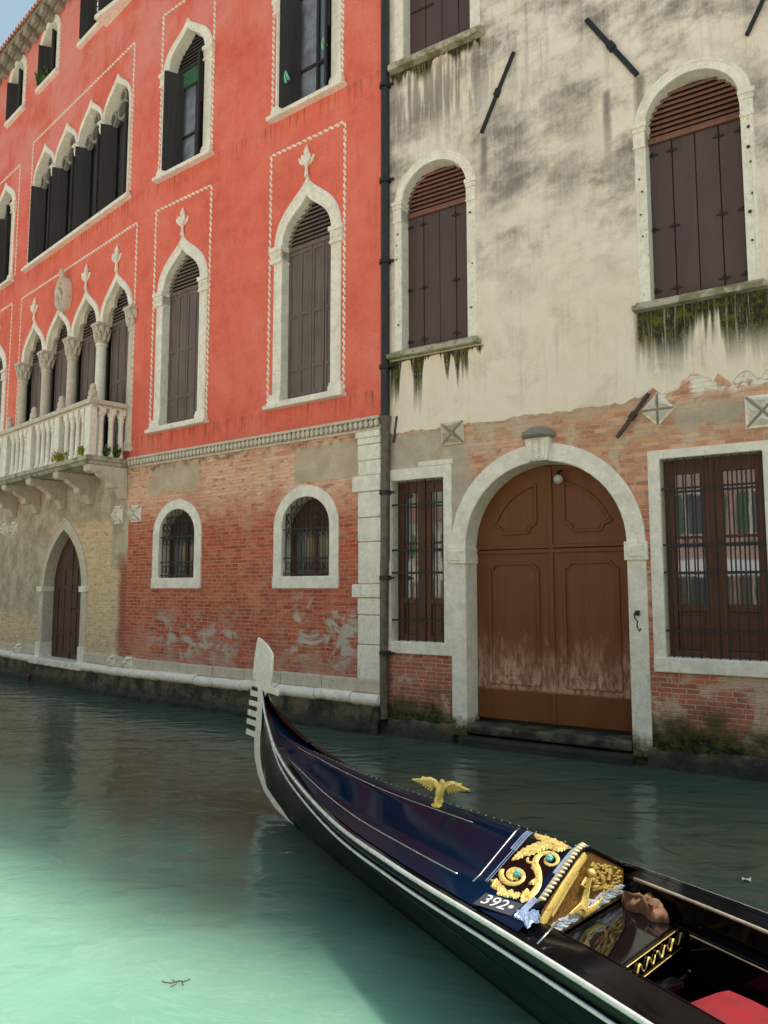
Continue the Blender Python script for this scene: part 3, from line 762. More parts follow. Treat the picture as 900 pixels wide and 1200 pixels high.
def wall(name, u0, u1, h0, h1, holes, mat, parent, M, y=0.0):
    m = MB(); nx = []
    m.sheet([(u0, h0), (u1, h0), (u1, h1), (u0, h1)], holes, y)
    return build(name, m, mat, parent, M, fix=False)
TOP = 19.42
wall('plaster_wall', UB, -.09, 5.30, TOP, holesR_up, 'red', palace, FR)
wall('plaster_wall', -13, 0, 5.30, TOP, holesL_up, 'red', palace, FL)
wall('brick_wall', UB, -.09, .30, 5.30, holesR_lo, 'brick', palace, FR)
wall('brick_wall', -13, 0, .30, 5.30, holesL_lo, 'brick_left', palace, FL)
m = MB(); m.add([(-.09, 0, .3), (-.09, 6, .3), (-.09, 6, TOP), (-.09, 0, TOP)], [(0, 1, 2, 3)]); build('end_wall', m, 'red', palace, FR)
m = MB(); m.box(-13, -.5, .6, 7, .3, TOP - .05); build('light_block', m, 'shutter_black', palace, FL)  # unseen dark core, added to stop light leaking through the openings
m = MB(); m.box(UB + .2, -.13, .6, 7, .3, TOP - .05); build('light_block', m, 'shutter_black', palace, FR)

# cornice between the storeys: two bands with a row of little blocks
def cornice(M, u0, u1):
    m = MB(); m.box(u0, u1, -.10, .02, 5.33, 5.385); m.box(u0, u1, -.045, .02, 5.14, 5.19)
    n = int((u1 - u0) / .115)
    for i in range(n):
        x = u0 + (i + .5) * (u1 - u0) / n
        m.obox((x, -.045, 5.262), (.036, 0, .026), (0, .05, .0), (-.02, 0, .052))
    m.box(u0, u1, -.02, .02, 5.19, 5.33)
    build('cornice', m, 'stone_old', palace, M, bevel=.008, seg=1)
cornice(FR, UB, -.07); cornice(FL, -13, -5.7)

# corner pilaster of rusticated blocks
m = MB(); z = .87; pr = random.Random(3)
for (z0, z1, x0, y0) in ((.87, 1.45, -.56, -.05), (1.46, 1.95, -.555, -.045), (1.96, 2.24, -.56, -.05), (2.25, 2.48, -.68, -.065), (2.49, 3.2, -.555, -.05), (3.21, 3.62, -.56, -.045), (3.63, 4.07, -.555, -.05), (4.08, 4.36, -.69, -.065), (4.37, 4.62, -.56, -.045), (4.63, 4.9, -.565, -.05), (4.91, 5.02, -.575, -.06), (5.02, 5.135, -.60, -.085)):
    m.box(x0 + pr.uniform(-.008, .008), -.07, y0, .05, z0, z1)
build('corner_pilaster', m, 'stone', palace, FR, bevel=.018)

# stone footing: slab course, roll moulding, algae-covered base
def footing(M, u0, u1, mat='stone_low'):
    pr = random.Random(int(u0 * 10)); x = u0; ms, mr, mbs = MB(), MB(), MB()
    while x < u1 - .05:
        L = min(pr.uniform(.8, 1.3), u1 - x); L = u1 - x if u1 - x - L < .4 else L
        ms.box(x + .008, x + L - .008, -.05 + pr.uniform(-.006, .006), .04, .655, .87 + pr.uniform(-.012, .012)); x += L
    x = u0
    while x < u1 - .05:
        L = min(pr.uniform(.8, 1.4), u1 - x); L = u1 - x if u1 - x - L < .4 else L
        dz = pr.uniform(-.012, .012); rows = []
        for xx in (x + .01, x + L * .5, x + L - .01):
            rows.append([(xx, .03, .66 + dz)] + [(xx, -.055 - .105 * math.sin(a), .55 + dz + .10 * math.cos(a)) for a in [math.pi * k / 7 for k in range(8)]] + [(xx, .03, .44 + dz)])
        k0 = len(mr.v); mr.grid(rows); n = len(rows[0]); mr.f += [tuple(k0 + i for i in range(n)), tuple(k0 + 2 * n + i for i in reversed(range(n)))]; x += L
    build('plinth_slab', ms, 'stone_old', palace, M, bevel=.02); build('plinth_roll', mr, mat, palace, M, smooth='auto')
    rows = []; n = int((u1 - u0) / .06)
    for j in range(15):
        z = .50 - j * .05; rows.append([(u0 + (u1 - u0) * i / n, -.085 - .003 * j - (.05 if z < .14 else 0) + pr.uniform(-.026, .022), z + pr.uniform(-.012, .012)) for i in range(n + 1)])
    mbs.grid(rows); build('foundation', mbs, 'algae', palace, M, smooth=True)
footing(FR, UB, -.05); footing(FL, -1.95, 0); footing(FL, -13, -4.8)
m = MB(); m.box(-4.8, -1.95, -.12, .3, -.5, .45); build('foundation', m, 'algae', palace, FL, bevel=.03)

# carved square stones with crossed ribs
def cross_stone(M, parent, mat, x, z, w, h, rot=0, d=.15):
    c, s_ = math.cos(rot), math.sin(rot)
    q = [(x + c * a * w / 2 - s_ * b * h / 2, z + s_ * a * w / 2 + c * b * h / 2) for a, b in ((-1, -1), (1, -1), (1, 1), (-1, 1))]
    m = MB(); m.prism(q, -.030, .02); st_ = build('carved_stone', m, mat, parent, M, bevel=.008)
    m = MB()
    for i in range(4):
        a, b = q[i], q[(i + 1) % 4]; f = .86
        A, B_ = [(x + (p[0] - x) * f, -.026, z + (p[1] - z) * f) for p in (a, b)]
        A = (A[0] * .93 + B_[0] * .07, A[1], A[2] * .93 + B_[2] * .07); B2 = (B_[0] * .93 + A[0] * .07, B_[1], B_[2] * .93 + A[2] * .07)
        mid = ((A[0] + B2[0]) / 2, 0, (A[2] + B2[2]) / 2); C_ = (x + (mid[0] - x) * .12, -.026, z + (mid[2] - z) * .12); T = (x + (mid[0] - x) * .62, -d, z + (mid[2] - z) * .62)
        m.add([A, B2, C_, T], [(0, 1, 3), (1, 2, 3), (2, 0, 3)])
    build('facet', m, mat, st_, M)
    for i in (0, 1):
        m = MB(); a, b = q[i], q[i + 2]; m.bar((x + (a[0] - x) * .92, -.032, z + (a[1] - z) * .92), (x + (b[0] - x) * .92, -.032 - .004 * i, z + (b[1] - z) * .92), .03, .016); build('groove', m, 'stone_dark', st_, M)
def stones(M, parent, lst, mat='stone'):
    for a in lst: cross_stone(M, parent, mat, *a)
stones(FR, palace, [(-7.05, 4.09, .40, .38), (-7.1, .77, .36, .26)])
stones(FL, palace, [(-.47, 4.11, .42, .42), (-6.7, 4.14, .5, .36), (-7.4, 4.14, .5, .36), (-.45, .77, .36, .26), (-5.9, .76, .5, .26)])

# eaves and roof
def eaves(M, u0, u1):
    m = MB(); m.box(u0, u1, -.40, .05, TOP + .10, TOP + .17); m.box(u0, u1, -.10, .05, TOP - .08, TOP + .0)
    m.box(u0, u1, -.20, .05, TOP + .0, TOP + .10)
    ev = build('eaves', m, 'eave', palace, M, bevel=.01)
    n = int((u1 - u0) / .60)
    proto = None
    for i in range(n):
        if proto is None:
            m = MB(); x = 0
            m.prism([(-.12, TOP - .12), (.12, TOP - .12), (.12, TOP + .10), (-.12, TOP + .10)], -.37, 0)
            m.box(-.145, .145, -.395, -.24, TOP - .17, TOP + .07); m.box(-.13, .13, -.2, -.0, TOP - .24, TOP - .1)
            proto = build('eave_bracket', m, 'eave', ev, M @ Matrix.Translation((u0 + .2, 0, 0)), bevel=.02); base = proto.matrix_basis.copy()
        else:
            o = proto.copy(); COL.objects.link(o); o.matrix_basis = Matrix.Translation((i * (u1 - u0) / n, 0, 0)) @ base
    m = MB(); n = int((u1 - u0) / .2)
    m.add([(u0, -.44, TOP + .18), (u1, -.44, TOP + .18), (u1, 4, TOP + 1.9), (u0, 4, TOP + 1.9)], [(0, 1, 2, 3)])
    m.add([(u0, 4, TOP + 1.9), (u1, 4, TOP + 1.9), (u1, 8, TOP + .2), (u0, 8, TOP + .2)], [(0, 1, 2, 3)])
    for i in range(n):
        x = u0 + (i + .5) * (u1 - u0) / n
        m.tube([(x, -.46, TOP + .19), (x, 4, TOP + 1.92)], .075, 6)
    build('roof', m, 'tile', palace, M, smooth='auto')
eaves(FL, -13, .3); eaves(FR, UB - .1, -.05)

# balcony
BY = -.93
bal = None
m = MB(); m.box(-7.0, -.08, BY - .06, .0, 5.26, 5.37); m.box(-6.98, -.10, BY - .02, .0, 5.17, 5.26)
nb = 60
for i in range(nb):
    x = -6.95 + i * 6.85 / nb; m.box(x, x + .06, BY - .05, BY, 5.19, 5.25)
bal = build('balcony', m, 'stone_moss', palace, FL, bevel=.012)
m = MB(); m.box(-7.0, -.08, BY - .05, BY + .17, 6.54, 6.65); m.box(-.28, -.06, BY + .17, -.0, 6.54, 6.648); m.box(-7.0, -.08, BY - .0, BY + .12, 6.46, 6.54); m.box(-.24, -.10, BY + .12, 0, 6.46, 6.538)
build('handrail', m, 'stone_old', bal, FL, bevel=.02)
def baluster(x, y, post=False):
    m = MB(); z0 = 5.37
    if post: m.box(x - .13, x + .13, y - .085, y + .085, z0, 6.47)
    else:
        m.lathe((x, y, z0), [(.085, 0), (.085, .07), (.06, .1), (.07, .14), (.062, .2), (.055, .82), (.075, .86), (.06, .9), (.085, .94), (.1, 1.0)], 10)
        m.box(x - .10, x + .10, y - .07, y + .07, z0 + 1.0, z0 + 1.1)
    build('rail_post' if post else 'baluster', m, 'stone', bal, FL, bevel=.012 if post else 0, smooth=False if post else 'auto')
yb = BY + .06
for k in range(4):
    p = -.22 - k * 1.63
    baluster(p, yb, True)
    for j in range(4): baluster(p - .33 - j * .29, yb)
baluster(-6.74, yb, True)
for y in (-.66, -.42, -.18): baluster(-.17, y)
for k in range(5):
    m = MB(); x = -.18 - k * 1.63; z = 6.645
    m.box(x - .09, x + .09, yb - .08, yb + .08, z, z + .07)
    m.lathe((x, yb, z + .07), [(.08, 0), (.1, .05), (.09, .12), (.06, .17), (.075, .2), (.06, .26), (.02, .3)], 9); m.ball((x, yb - .05, z + .16), .05, 6)
    build('rail_finial', m, 'stone_old', bal, FL, smooth='auto')
def bracket(x, y0=0.0):
    prof = [(0, 5.17), (BY + .0, 5.17), (BY - .02, 5.10), (BY + .06, 5.0), (BY + .16, 4.98), (BY + .22, 5.02), (BY + .30, 4.93), (BY + .45, 4.86), (BY + .52, 4.80), (BY + .50, 4.72), (BY + .60, 4.66), (BY + .70, 4.70), (BY + .78, 4.56), (BY + .84, 4.46), (0, 4.44)]
    m = MB(); n = len(prof)
    tri = tessellate_polygon([[Vector((a, b, 0)) for a, b in prof]])
    m.add([(x - .13, a, b) for a, b in prof] + [(x + .13, a, b) for a, b in prof], [tuple(t) for t in tri] + [tuple(i + n for i in t) for t in tri] + [(i, (i + 1) % n, (i + 1) % n + n, i + n) for i in range(n)])
    m.tube([(x - .14, BY + .06, 5.07), (x + .14, BY + .06, 5.07)], .07, 10); m.tube([(x - .14, BY + .58, 4.74), (x + .14, BY + .58, 4.74)], .075, 10)
    build('bracket', m, 'stone_old', bal, FL, bevel=.02)
for k in range(5): bracket(-.24 - k * 1.62)

# ------------------------------------------------------------------ cream house
house = tag(empty('cream_house', FC), 'stained cream plaster house with brown water gate and barred windows', 'building')
hc = []
def cream_arch(cx, h0=6.47, hs=9.12):
    hw = .635; ha = hs + .62
    pi = arch('round', cx, hw, h0, hs, ha); po = arch('round', cx, hw + .165, h0, hs, ha + .17); hc.append(lerp_path(po, pi, .5))
    win = surround(po, pi, house, FC, .26, .045)
    for sd in (-1, 1):
        m = MB(); lo, hi = sorted((cx + sd * hw, cx + sd * (hw + .17)))
        m.box(lo - .02, hi + .03, -.085, .2, hs - .0, hs + .07); m.box(lo - .008, hi + .015, -.068, .2, hs - .07, hs); m.box(lo, hi, -.055, .2, hs - .28, hs - .07); m.box(lo - .008, hi + .012, -.065, .2, hs - .31, hs - .28)
        build('capital', m, 'stone', win, FC, bevel=.008)
    m = MB(); m.box(cx - hw - .24, cx + hw + .24, -.17, .26, h0 - .12, h0 - .04); m.box(cx - hw - .2, cx + hw + .2, -.12, .26, h0 - .04, h0 + .002); build('sill', m, 'stone_moss', win, FC, bevel=.014)
    m = MB(); zt = hs - .19
    for i in range(4):
        w = 2 * hw / 4; a = cx - hw + i * w; m.box(a + .006, a + w - .006, .19 + (.006 if i % 2 else 0), .22, h0 + .005, zt)
    build('shutter', m, 'shutter_brown', win, FC, bevel=.004, seg=1)
    for i in (0, 1, 3, 4):
        for z in (h0 + .22, h0 + 1.15, zt - .16):
            m = MB(); x = cx - hw + i * hw / 2 + (.04 if i == 0 else -.04 if i == 4 else 0)
            m.box(x - .075, x + .075, .176, .19, z - .012, z + .012); m.tube([(x - .02, .17, z + .02), (x, .165, z + .035), (x + .02, .17, z + .02)], .012, 5); m.tube([(x, .178, z - .03), (x, .178, z + .03)], .014, 6)
            build('hinge', m, 'iron', win, FC)
    louvre(pi, cx, zt + .05, ha, .19, 'louvre', win, FC, .08)
    # drilled fixing holes in the jambs, with rusty plugs
    for sd in (-1, 1):
        for z in (h0 + .55, h0 + .95, h0 + 1.3, h0 + 1.62, h0 + 1.9, h0 + 2.15):
            if rnd.random() < .8: m = MB(); x = cx + sd * (hw + .085 + rnd.uniform(-.02, .02)); z += rnd.uniform(-.07, .07); m.tube([(x, -.03, z), (x, -.042, z)], .012 + .014 * rnd.random(), 7); build('fixing_plug', m, 'rust', win, FC)
cream_arch(.94); cream_arch(5.13); cream_arch(9.3)
# upper floor window
def cream_top(cx):
    hw, h0, h1 = .665, 11.80, 14.3
    pi = arch('rect', cx, hw, h0, h1, h1); po = arch('rect', cx, hw + .19, h0, h1 + .19, h1 + .19); hc.append(lerp_path(po, pi, .5))
    win = surround(po, pi, house, FC, .26, .045, mould=False)
    m = MB(); m.box(cx - hw - .26, cx + hw + .26, -.17, .26, h0 - .16, h0 - .05); m.box(cx - hw - .2, cx + hw + .2, -.12, .26, h0 - .05, h0 + .002); build('sill', m, 'stone_moss', win, FC, bevel=.014)
    m = MB()
    for i in range(4):
        w = 2 * hw / 4; a = cx - hw + i * w; m.box(a + .006, a + w - .006, .19 + (.006 if i % 2 else 0), .22, h0 + .005, h1)
    build('shutter', m, 'shutter_brown', win, FC, bevel=.004, seg=1)
    m = MB(); z = h0 + 1.05; m.box(cx - hw + .02, cx - hw + .5, .176, .19, z - .015, z + .015); build('hinge', m, 'iron', win, FC)
cream_top(1.02); cream_top(5.2)

def barred(u0, u1, h0, h1, ol, orr, ot, bars, rows, mull, style):
    pi = [(u0, h0), (u0, h1), (u1, h1), (u1, h0)]; po = [(u0 - ol, h0), (u0 - ol, h1 + ot), (u1 + orr, h1 + ot), (u1 + orr, h0)]
    hc.append([(u0 - ol * .5, h0 - .08), (u0 - ol * .5, h1 + ot * .5), (u1 + orr * .5, h1 + ot * .5), (u1 + orr * .5, h0 - .08)])
    win = surround(po, pi, house, FC, .30, .035, mould=False, bev=.014)
    m = MB(); m.box(u0 - ol - .0, u1 + orr, -.06, .3, h0 - .20, h0 + .003); build('sill', m, 'stone', win, FC, bevel=.016)
    m = MB(); y = .035
    for x in bars: m.bar((x, y, h0), (x, y, h1), .019)
    for z in rows: m.bar((u0 - .01, y - .018, z), (u1 + .01, y - .018, z), .03, .016)
    build('grille', m, 'iron', win, FC)
    m = MB(); f0, f1 = .20, .26; st = .125
    edges = [u0 + .0] + mull + [u1]
    m.box(u0, u1, f1, f1 + .02, h0, h1)      # dark back board behind the glass
    for i in range(len(edges) - 1):
        a, b = edges[i], edges[i + 1]
        m.box(a, a + st, f0, f1, h0, h1); m.box(b - st, b, f0, f1, h0, h1)
        m.box(a + st, b - st, f0, f1, h1 - .2, h1); m.box(a + st, b - st, f0, f1, h0 + .62, h0 + .72); m.box(a + st, b - st, f0, f1, h0, h0 + .1)
        m.box(a + st + .05, b - st - .05, f0 + .015, f1, h0 + .15, h0 + .57); m.box(a + st, b - st, f0 + .03, f1, h0 + .1, h0 + .62)
        m.box(a + st, b - st, f0 + .02, f1, h0 + 1.62, h0 + 1.66)
    m.bar((mull[0] if mull else u0, f0 - .02, h0), (mull[0] if mull else u0, f0 - .02, h1), .06, .03)
    build('casement', m, 'frame', win, FC, bevel=.006)
    for i in range(len(edges) - 1):
        a, b = edges[i] + st, edges[i + 1] - st
        m = MB(); m.box(a, b, f1 - .025, f1 - .02, h0 + .72, h1 - .2); build('pane', m, 'glass', win, FC)
    return win
barred(.07, 1.09, 1.53, 4.23, .14, .155, .2, [.20 + .17 * i for i in range(6)], [1.88, 2.67, 3.05, 3.82], [.60], 0)
barred(4.53, 5.83, 1.47, 4.20, .165, .18, .13, [4.62 + .118 * i for i in range(11)], [1.83, 2.62, 3.0, 3.78], [5.16], 1)
barred(7.2, 8.5, 1.47, 4.20, .165, .18, .13, [7.29 + .118 * i for i in range(11)], [1.83, 2.62, 3.0, 3.78], [7.85], 1)
# irregular lintel block above the left barred window
m = MB(); m.box(.62, 1.27, -.04, .02, 4.43, 4.52); build('lintel_block', m, 'stone', house, FC, bevel=.015)

# arched water gate
GX = 2.765
pi = arch('round', GX, 1.275, .10, 3.06, 4.335, 14); po = arch('round', GX, 1.54, .10, 3.06, 4.61, 14); hc.append(lerp_path(po, pi, .5))
gt = surround(po, pi, house, FC, .42, .04, 'stone_low', 'water_gate', mould=False, bev=.02)
for sd in (-1, 1):
    m = MB(); lo, hi = sorted((GX + sd * 1.25, GX + sd * 1.57)); m.box(lo, hi, -.085, .42, 2.80, 3.065)
    m.box(lo + .05, hi - .05, -.10, -.08, 2.85, 3.01); build('impost', m, 'stone', gt, FC, bevel=.012)
m = MB(); m.prism([(GX - .155, 4.33), (GX + .155, 4.33), (GX + .20, 4.70), (GX - .20, 4.70)], -.13, .05)
for k in (-1, 0, 1): m.prism([(GX + k * .09 - .032, 4.35), (GX + k * .09 + .032, 4.35), (GX + k * .11 + .038, 4.66), (GX + k * .11 - .038, 4.66)], -.155, -.12)
build('keystone', m, 'stone', gt, FC, bevel=.016)
m = MB(); m.lathe((GX, -.02, 4.68), [(.23, 0), (.27, .03), (.25, .1), (.16, .16), (.02, .19)], 12); build('keystone_hood', m, 'stone_dark', gt, FC, smooth='auto')
def gate_panel(cx0, cx1, z0, z1, m, y, top='notch', arcw=None):
    """raised moulding tracing a panel with notched corners"""
    r = .10; pts = []
    if arcw is None:
        pts = [(cx0, z0), (cx1, z0)]
        if top == 'notch':
            pts += [(cx1, z1 - r)] + [(cx1 - r + r * math.cos(a) * -1 + r, z1) for a in ()]
            pts += [(cx1 - r * (1 - math.cos(a)), z1 - r + r * 0 + r * (1 - math.cos(a)) * .0 + r * math.sin(a) * .0) for a in ()]
            pts += [(cx1 - .02, z1 - r * .8), (cx1 - r * .75, z1 - r * .55), (cx1 - r, z1), (cx0 + r, z1), (cx0 + r * .75, z1 - r * .55), (cx0 + .02, z1 - r * .8), (cx0, z1 - r)]
        else: pts += [(cx1, z1), (cx0, z1)]
    else: pts = arcw
    P = [(x, y, z) for x, z in pts] ; P.append(P[0])
    for a, b in zip(P, P[1:]): m.bar(a, b, .045, .055)
    inn = [(sum(p[0] for p in pts) / len(pts) + (x - sum(p[0] for p in pts) / len(pts)) * .86, sum(p[1] for p in pts) / len(pts) + (z - sum(p[1] for p in pts) / len(pts)) * .92) for x, z in pts]
    m.prism(inn, y - .004, y + .03)
Y = .36
for sd in (-1, 1):
    m = MB(); a, b = sorted((GX + sd * .012, GX + sd * 1.27))
    leaf = [(a, .36), (b, .36), (b, 3.02), (a, 3.02)]; m.prism(leaf, Y, Y + .06)
    m.box(a + .0, b - .0, Y - .015, Y, .36, .84)
    p0, p1 = (a + .20, b - .24) if sd > 0 else (a + .24, b - .20)
    gate_panel(p0, p1, .93, 2.80, m, Y)
    m.box(a, b, Y - .035, Y, 2.955, 3.015)
    arc = [(GX + sd * (.012 + 1.26 * math.cos(t)), 3.06 + 1.27 * math.sin(t)) for t in [math.pi / 2 * k / 12 for k in range(13)]]
    m.prism([(GX + sd * .012, 3.04)] + arc, Y, Y + .06)
    m.box(a, b, Y - .03, Y, 3.03, 3.085)
    q = [(GX + sd * .24, 3.30 + .1), (GX + sd * .34, 3.36), (GX + sd * .36, 3.26), (GX + sd * .76, 3.26), (GX + sd * .78, 3.36), (GX + sd * .88, 3.40), (GX + sd * .98, 3.40)]
    q = [(GX + sd * .23, 3.42), (GX + sd * .33, 3.38), (GX + sd * .36, 3.28), (GX + sd * .80, 3.28), (GX + sd * .84, 3.38), (GX + sd * .97, 3.42)]
    q += [(GX + sd * 1.0 * math.cos(t), 3.06 + 1.0 * math.sin(t)) for t in [.40, .55, .7, .85, 1.0, 1.15]] + [(GX + sd * .23, 4.04)]
    gate_panel(0, 0, 0, 0, m, Y, arcw=q)
    if sd > 0: m.box(GX - .03, GX + .045, Y - .03, Y, .36, 4.3)
    build('door_leaf', m, 'gate', gt, FC, bevel=.005, seg=1)
m = MB(); m.box(GX - 1.3, GX + 1.3, .42, .46, .0, 4.4); build('door_backing', m, 'iron', gt, FC)
m = MB(); m.box(GX - 1.27, GX + 1.27, -.06, .46, .16, .30); m.box(GX - 1.35, GX + 1.3, -.22, .3, -.2, .13); build('door_step', m, 'algae', gt, FC, bevel=.03)
m = MB(); m.ball((GX + .20, .22, 4.07), .075, 10); lamp = build('gate_lamp', m, 'globe', gt, FC, smooth=True)
m = MB(); m.tube([(GX + .2, .36, 4.22), (GX + .2, .24, 4.2), (GX + .2, .22, 4.13)], [.02, .02, .045], 7); build('lamp_holder', m, 'iron', gt, FC)
m = MB(); m.tube([(4.17, -.05, 2.08), (4.15, -.14, 2.06), (4.15, -.14, 2.0), (4.18, -.1, 1.95), (4.17, -.1, 1.88), (4.22, -.16, 1.82), (4.24, -.16, 1.86)], .009, 6); m.box(4.14, 4.2, -.07, -.03, 2.03, 2.1); build('mooring_hook', m, 'iron', gt, FC)

wall('brick_wall', .0, 12, -.5, 5.9, [h for h in hc if min(z for x, z in h) < 5], 'cream_brick', house, FC)
pr = random.Random(21); path = []; u = 0.0; dz = 0
while u < 12:
    k = max(0, min(1, (u - 3.9) / .9)); dz = dz * .6 + pr.uniform(-.022, .022) * (1 + 3.2 * k)
    path.append((u, 5.062 + .20 * k + dz)); u += pr.uniform(.035, .075)
path.append((12, 5.25))
m = MB(); m.sheet(path + [(12, TOP), (0, TOP)], [h for h in hc if min(z for x, z in h) > 5], -.024)
m.grid([[(x, -.024, z), (x, .0, z - .012)] for x, z in path]); build('plaster_wall', m, 'cream', house, FC, fix=False)
m = MB(); m.box(0.05, 12, .62, 7, .0, TOP - .1); build('light_block', m, 'shutter_black', house, FC)  # unseen core, added to block light from behind
m = MB(); m.add([(0, -.3, TOP), (12, -.3, TOP), (12, 4, TOP + 1.8), (0, 4, TOP + 1.8)], [(0, 1, 2, 3)]); m.add([(0, 4, TOP + 1.8), (12, 4, TOP + 1.8), (12, 8, TOP), (0, 8, TOP)], [(0, 1, 2, 3)]); m.box(0, 12, -.28, .05, TOP - .08, TOP); build('roof', m, 'tile', house, FC)
# ragged footing at the waterline
pr = random.Random(5)
for (a, b) in ((-.16, 1.28), (4.26, 12)):
    m = MB(); n = int((b - a) / .045); rows = []
    hh = [pr.uniform(-.06, .06) for i in range(n // 6 + 3)]
    for j in range(11):
        z = .24 - j * .045; rows.append([(a + (b - a) * i / n, -.015 - .017 * j + pr.uniform(-.022, .022) * min(1, j) - max(0, hh[i // 6] * (1 - i % 6 / 6) + hh[i // 6 + 1] * (i % 6 / 6)) * min(1, j / 2), z + pr.uniform(-.014, .014) + (hh[(i + 3) // 6] * .6 if j < 2 else 0)) for i in range(n + 1)])
    m.grid(rows); build('foundation', m, 'algae', house, FC, smooth=True)
stones(FC, house, [(1.27, 4.94, .42, .38, .03)], 'stone_old'); stones(FC, house, [(4.53, 4.91, .34, .34, R(45)), (5.86, 4.72, .42, .44, 0)], 'stone')
def anchor(a, b, w=.05, mat='iron', off=-.06):
    m = MB(); m.bar((a[0], off, a[1]), (b[0], off, b[1]), w, .05)
    c = ((a[0] + b[0]) / 2, (a[1] + b[1]) / 2); d = Vector((b[0] - a[0], 0, b[1] - a[1])).normalized()
    m.obox((c[0], off, c[1]), d * .06, Vector((0, .05, 0)), d.cross(Vector((0, 1, 0))) * (w * .75)); m.bar((c[0], off, c[1]), (c[0], .05, c[1]), .04)
    build('tie_bar', m, mat, house, FC, bevel=.006)
anchor((1.88, 9.91), (2.48, 11.10)); anchor((3.69, 11.14), (4.42, 9.95), .075); anchor((5.90, 9.95), (6.5, 11.1)); anchor((3.96, 4.56), (4.43, 5.15), .05, 'rust')
# drainpipe in the corner between the two houses
m = MB(); m.tube([(-.005, -.085, 19.3), (-.005, -.085, 5.3)], .078, 12); dp = build('drainpipe', m, 'pipe_dark', house, FC, smooth='auto')
m = MB(); m.tube([(.0, -.085, 5.36), (.0, -.085, 5.30), (.01, -.085, 5.2), (.0, -.085, 2.9), (-.02, -.085, 2.85), (-.04, -.085, .25)], [.1, .1, .075, .072, .075, .075], 12); build('lower_pipe', m, 'pipe_brown', dp, FC, smooth='auto')
for z in (1.3, 2.55, 4.0, 6.2, 8.1, 9.6, 11.4, 13.2): m = MB(); m.tube([(-.005, -.085, z), (-.005, -.085, z + .07)], .105, 12); m.box(-.0, .17, -.10, -.06, z + .015, z + .05); build('pipe_clamp', m, 'iron', dp, FC)
m = MB(); m.bar((.13, -.03, 4.9), (.20, -.03, 5.35), .03); build('pipe_stay', m, 'rust', dp, FC)

# ------------------------------------------------------------------ gondola
PHI = R(29); C0 = 3.15
FG = Matrix.Translation((math.cos(PHI) * C0, math.sin(PHI) * C0, 0)) @ Matrix.Rotation(PHI, 4, 'Z')     # x across, y towards the bow
gon = tag(empty('gondola', FG), 'black lacquered gondola with pale metal bow blade and gilded foredeck', 'boat')
# t: half beam, sheer height, ridge rise, waterline half width, keel height
ST = [(8.66, .006, .74, .0, .0, .50), (8.60, .010, 1.06, .0, .0, .37), (8.54, .016, 1.25, .0, .0, .28), (8.40, .042, 1.10, .0, .0, .17), (8.25, .078, 1.01, .0, .0, .11), (8.0, .125, .90, .0, .0, .06), (7.7, .183, .79, .06, .012, .015), (7.4, .233, .725, .09, .03, .0), (7.1, .28, .68, .12, .05, -.03), (6.5, .36, .625, .17, .085, -.08),
      (5.9, .44, .595, .21, .11, -.10), (5.3, .52, .60, .225, .135, -.11), (4.7, .58, .632, .235, .155, -.12), (4.1, .622, .652, .255, .175, -.12), (3.4, .648, .685, .258, .20, -.12), (2.6, .668, .70, .25, .24, -.12), (1.5, .67, .69, .2, .28, -.12), (0, .60, .70, .2, .26, -.12), (-1.4, .38, .86, .1, .14, -.08), (-2.3, .06, 1.25, 0, .01, .9)]
def st(t):
    for a, b in zip(ST, ST[1:]):
        if b[0] <= t <= a[0]:
            f = (t - b[0]) / (a[0] - b[0]); return [b[i] + (a[i] - b[i]) * f for i in range(1, 6)]
    return list(ST[0][1:] if t > ST[0][0] else ST[-1][1:])
TS = []
t = 8.66
while t > -2.3: TS.append(t); t -= .04 if t > 7.6 else .12
TS.append(-2.3)
def smooth_st(t):
    w = .10 if t > 7.6 else .3; a = [st(t + w * k / 2) for k in (-2, -1, 0, 1, 2)] if -2.0 < t < 8.28 else [st(t)]
    return [sum(v[i] for v in a) / len(a) for i in range(5)]
rows = []
for t in TS:
    b, z, r_, bw, kz = smooth_st(t); row = []
    half = [(b, z), (b - .004, z - .05), (b - .012, z - .10), (b - .02 - .10 * (b - bw), z - .10 - .10 * (z - .10)), (bw + (b - bw) * .55, z * .46), (bw + (b - bw) * .22, z * .18), (bw, max(kz, .0)), (bw * .8, kz), (0, kz)]
    half = [(max(0, x), max(kz, zz)) for x, zz in half]
    row = [(-x, t, zz) for x, zz in half] + [(x, t, zz) for x, zz in reversed(half[:-1])]
    rows.append(row)
m = MB(); m.grid(rows); hull = build('hull', m, 'hull', gon, FG, smooth='auto')
# rubbing strakes and bright edge strips
def along(fn, t0, t1, n=70): return [fn(t0 + (t1 - t0) * i / n) for i in range(n + 1)]
for sd in (-1, 1):
    def f1(t, dz=0, dx=0):
        b, z, *_ = smooth_st(t); return (sd * (b + dx), t, z + dz)
    m = MB(); m.tube(along(lambda t: f1(t, -.012, .004), 8.53, -2.2), .016, 6); build('edge_strip', m, 'strip', gon, FG, smooth=True)
    m = MB(); m.tube(along(lambda t: f1(t, -.105 if t < 7.4 else -.105 * max(.15, (8.5 - t) / 1.1), .0), 8.50, -2.2), .011, 6); build('edge_strip', m, 'strip', gon, FG, smooth=True)
    m = MB()
    def low(t):
        b, z, r_, bw, kz = smooth_st(t); f = .16 + .62 * min(1, max(0, (5.2 - t) / 4.5)); zz = (z - .10) * (1 - f); return (sd * (bw + (b - bw) * min(1, (zz / z) * 1.14)), t, zz)
    m.tube(along(low, 5.2, 0), .014, 6); build('rubbing_strake', m, 'lacquer', gon, FG, smooth=True)
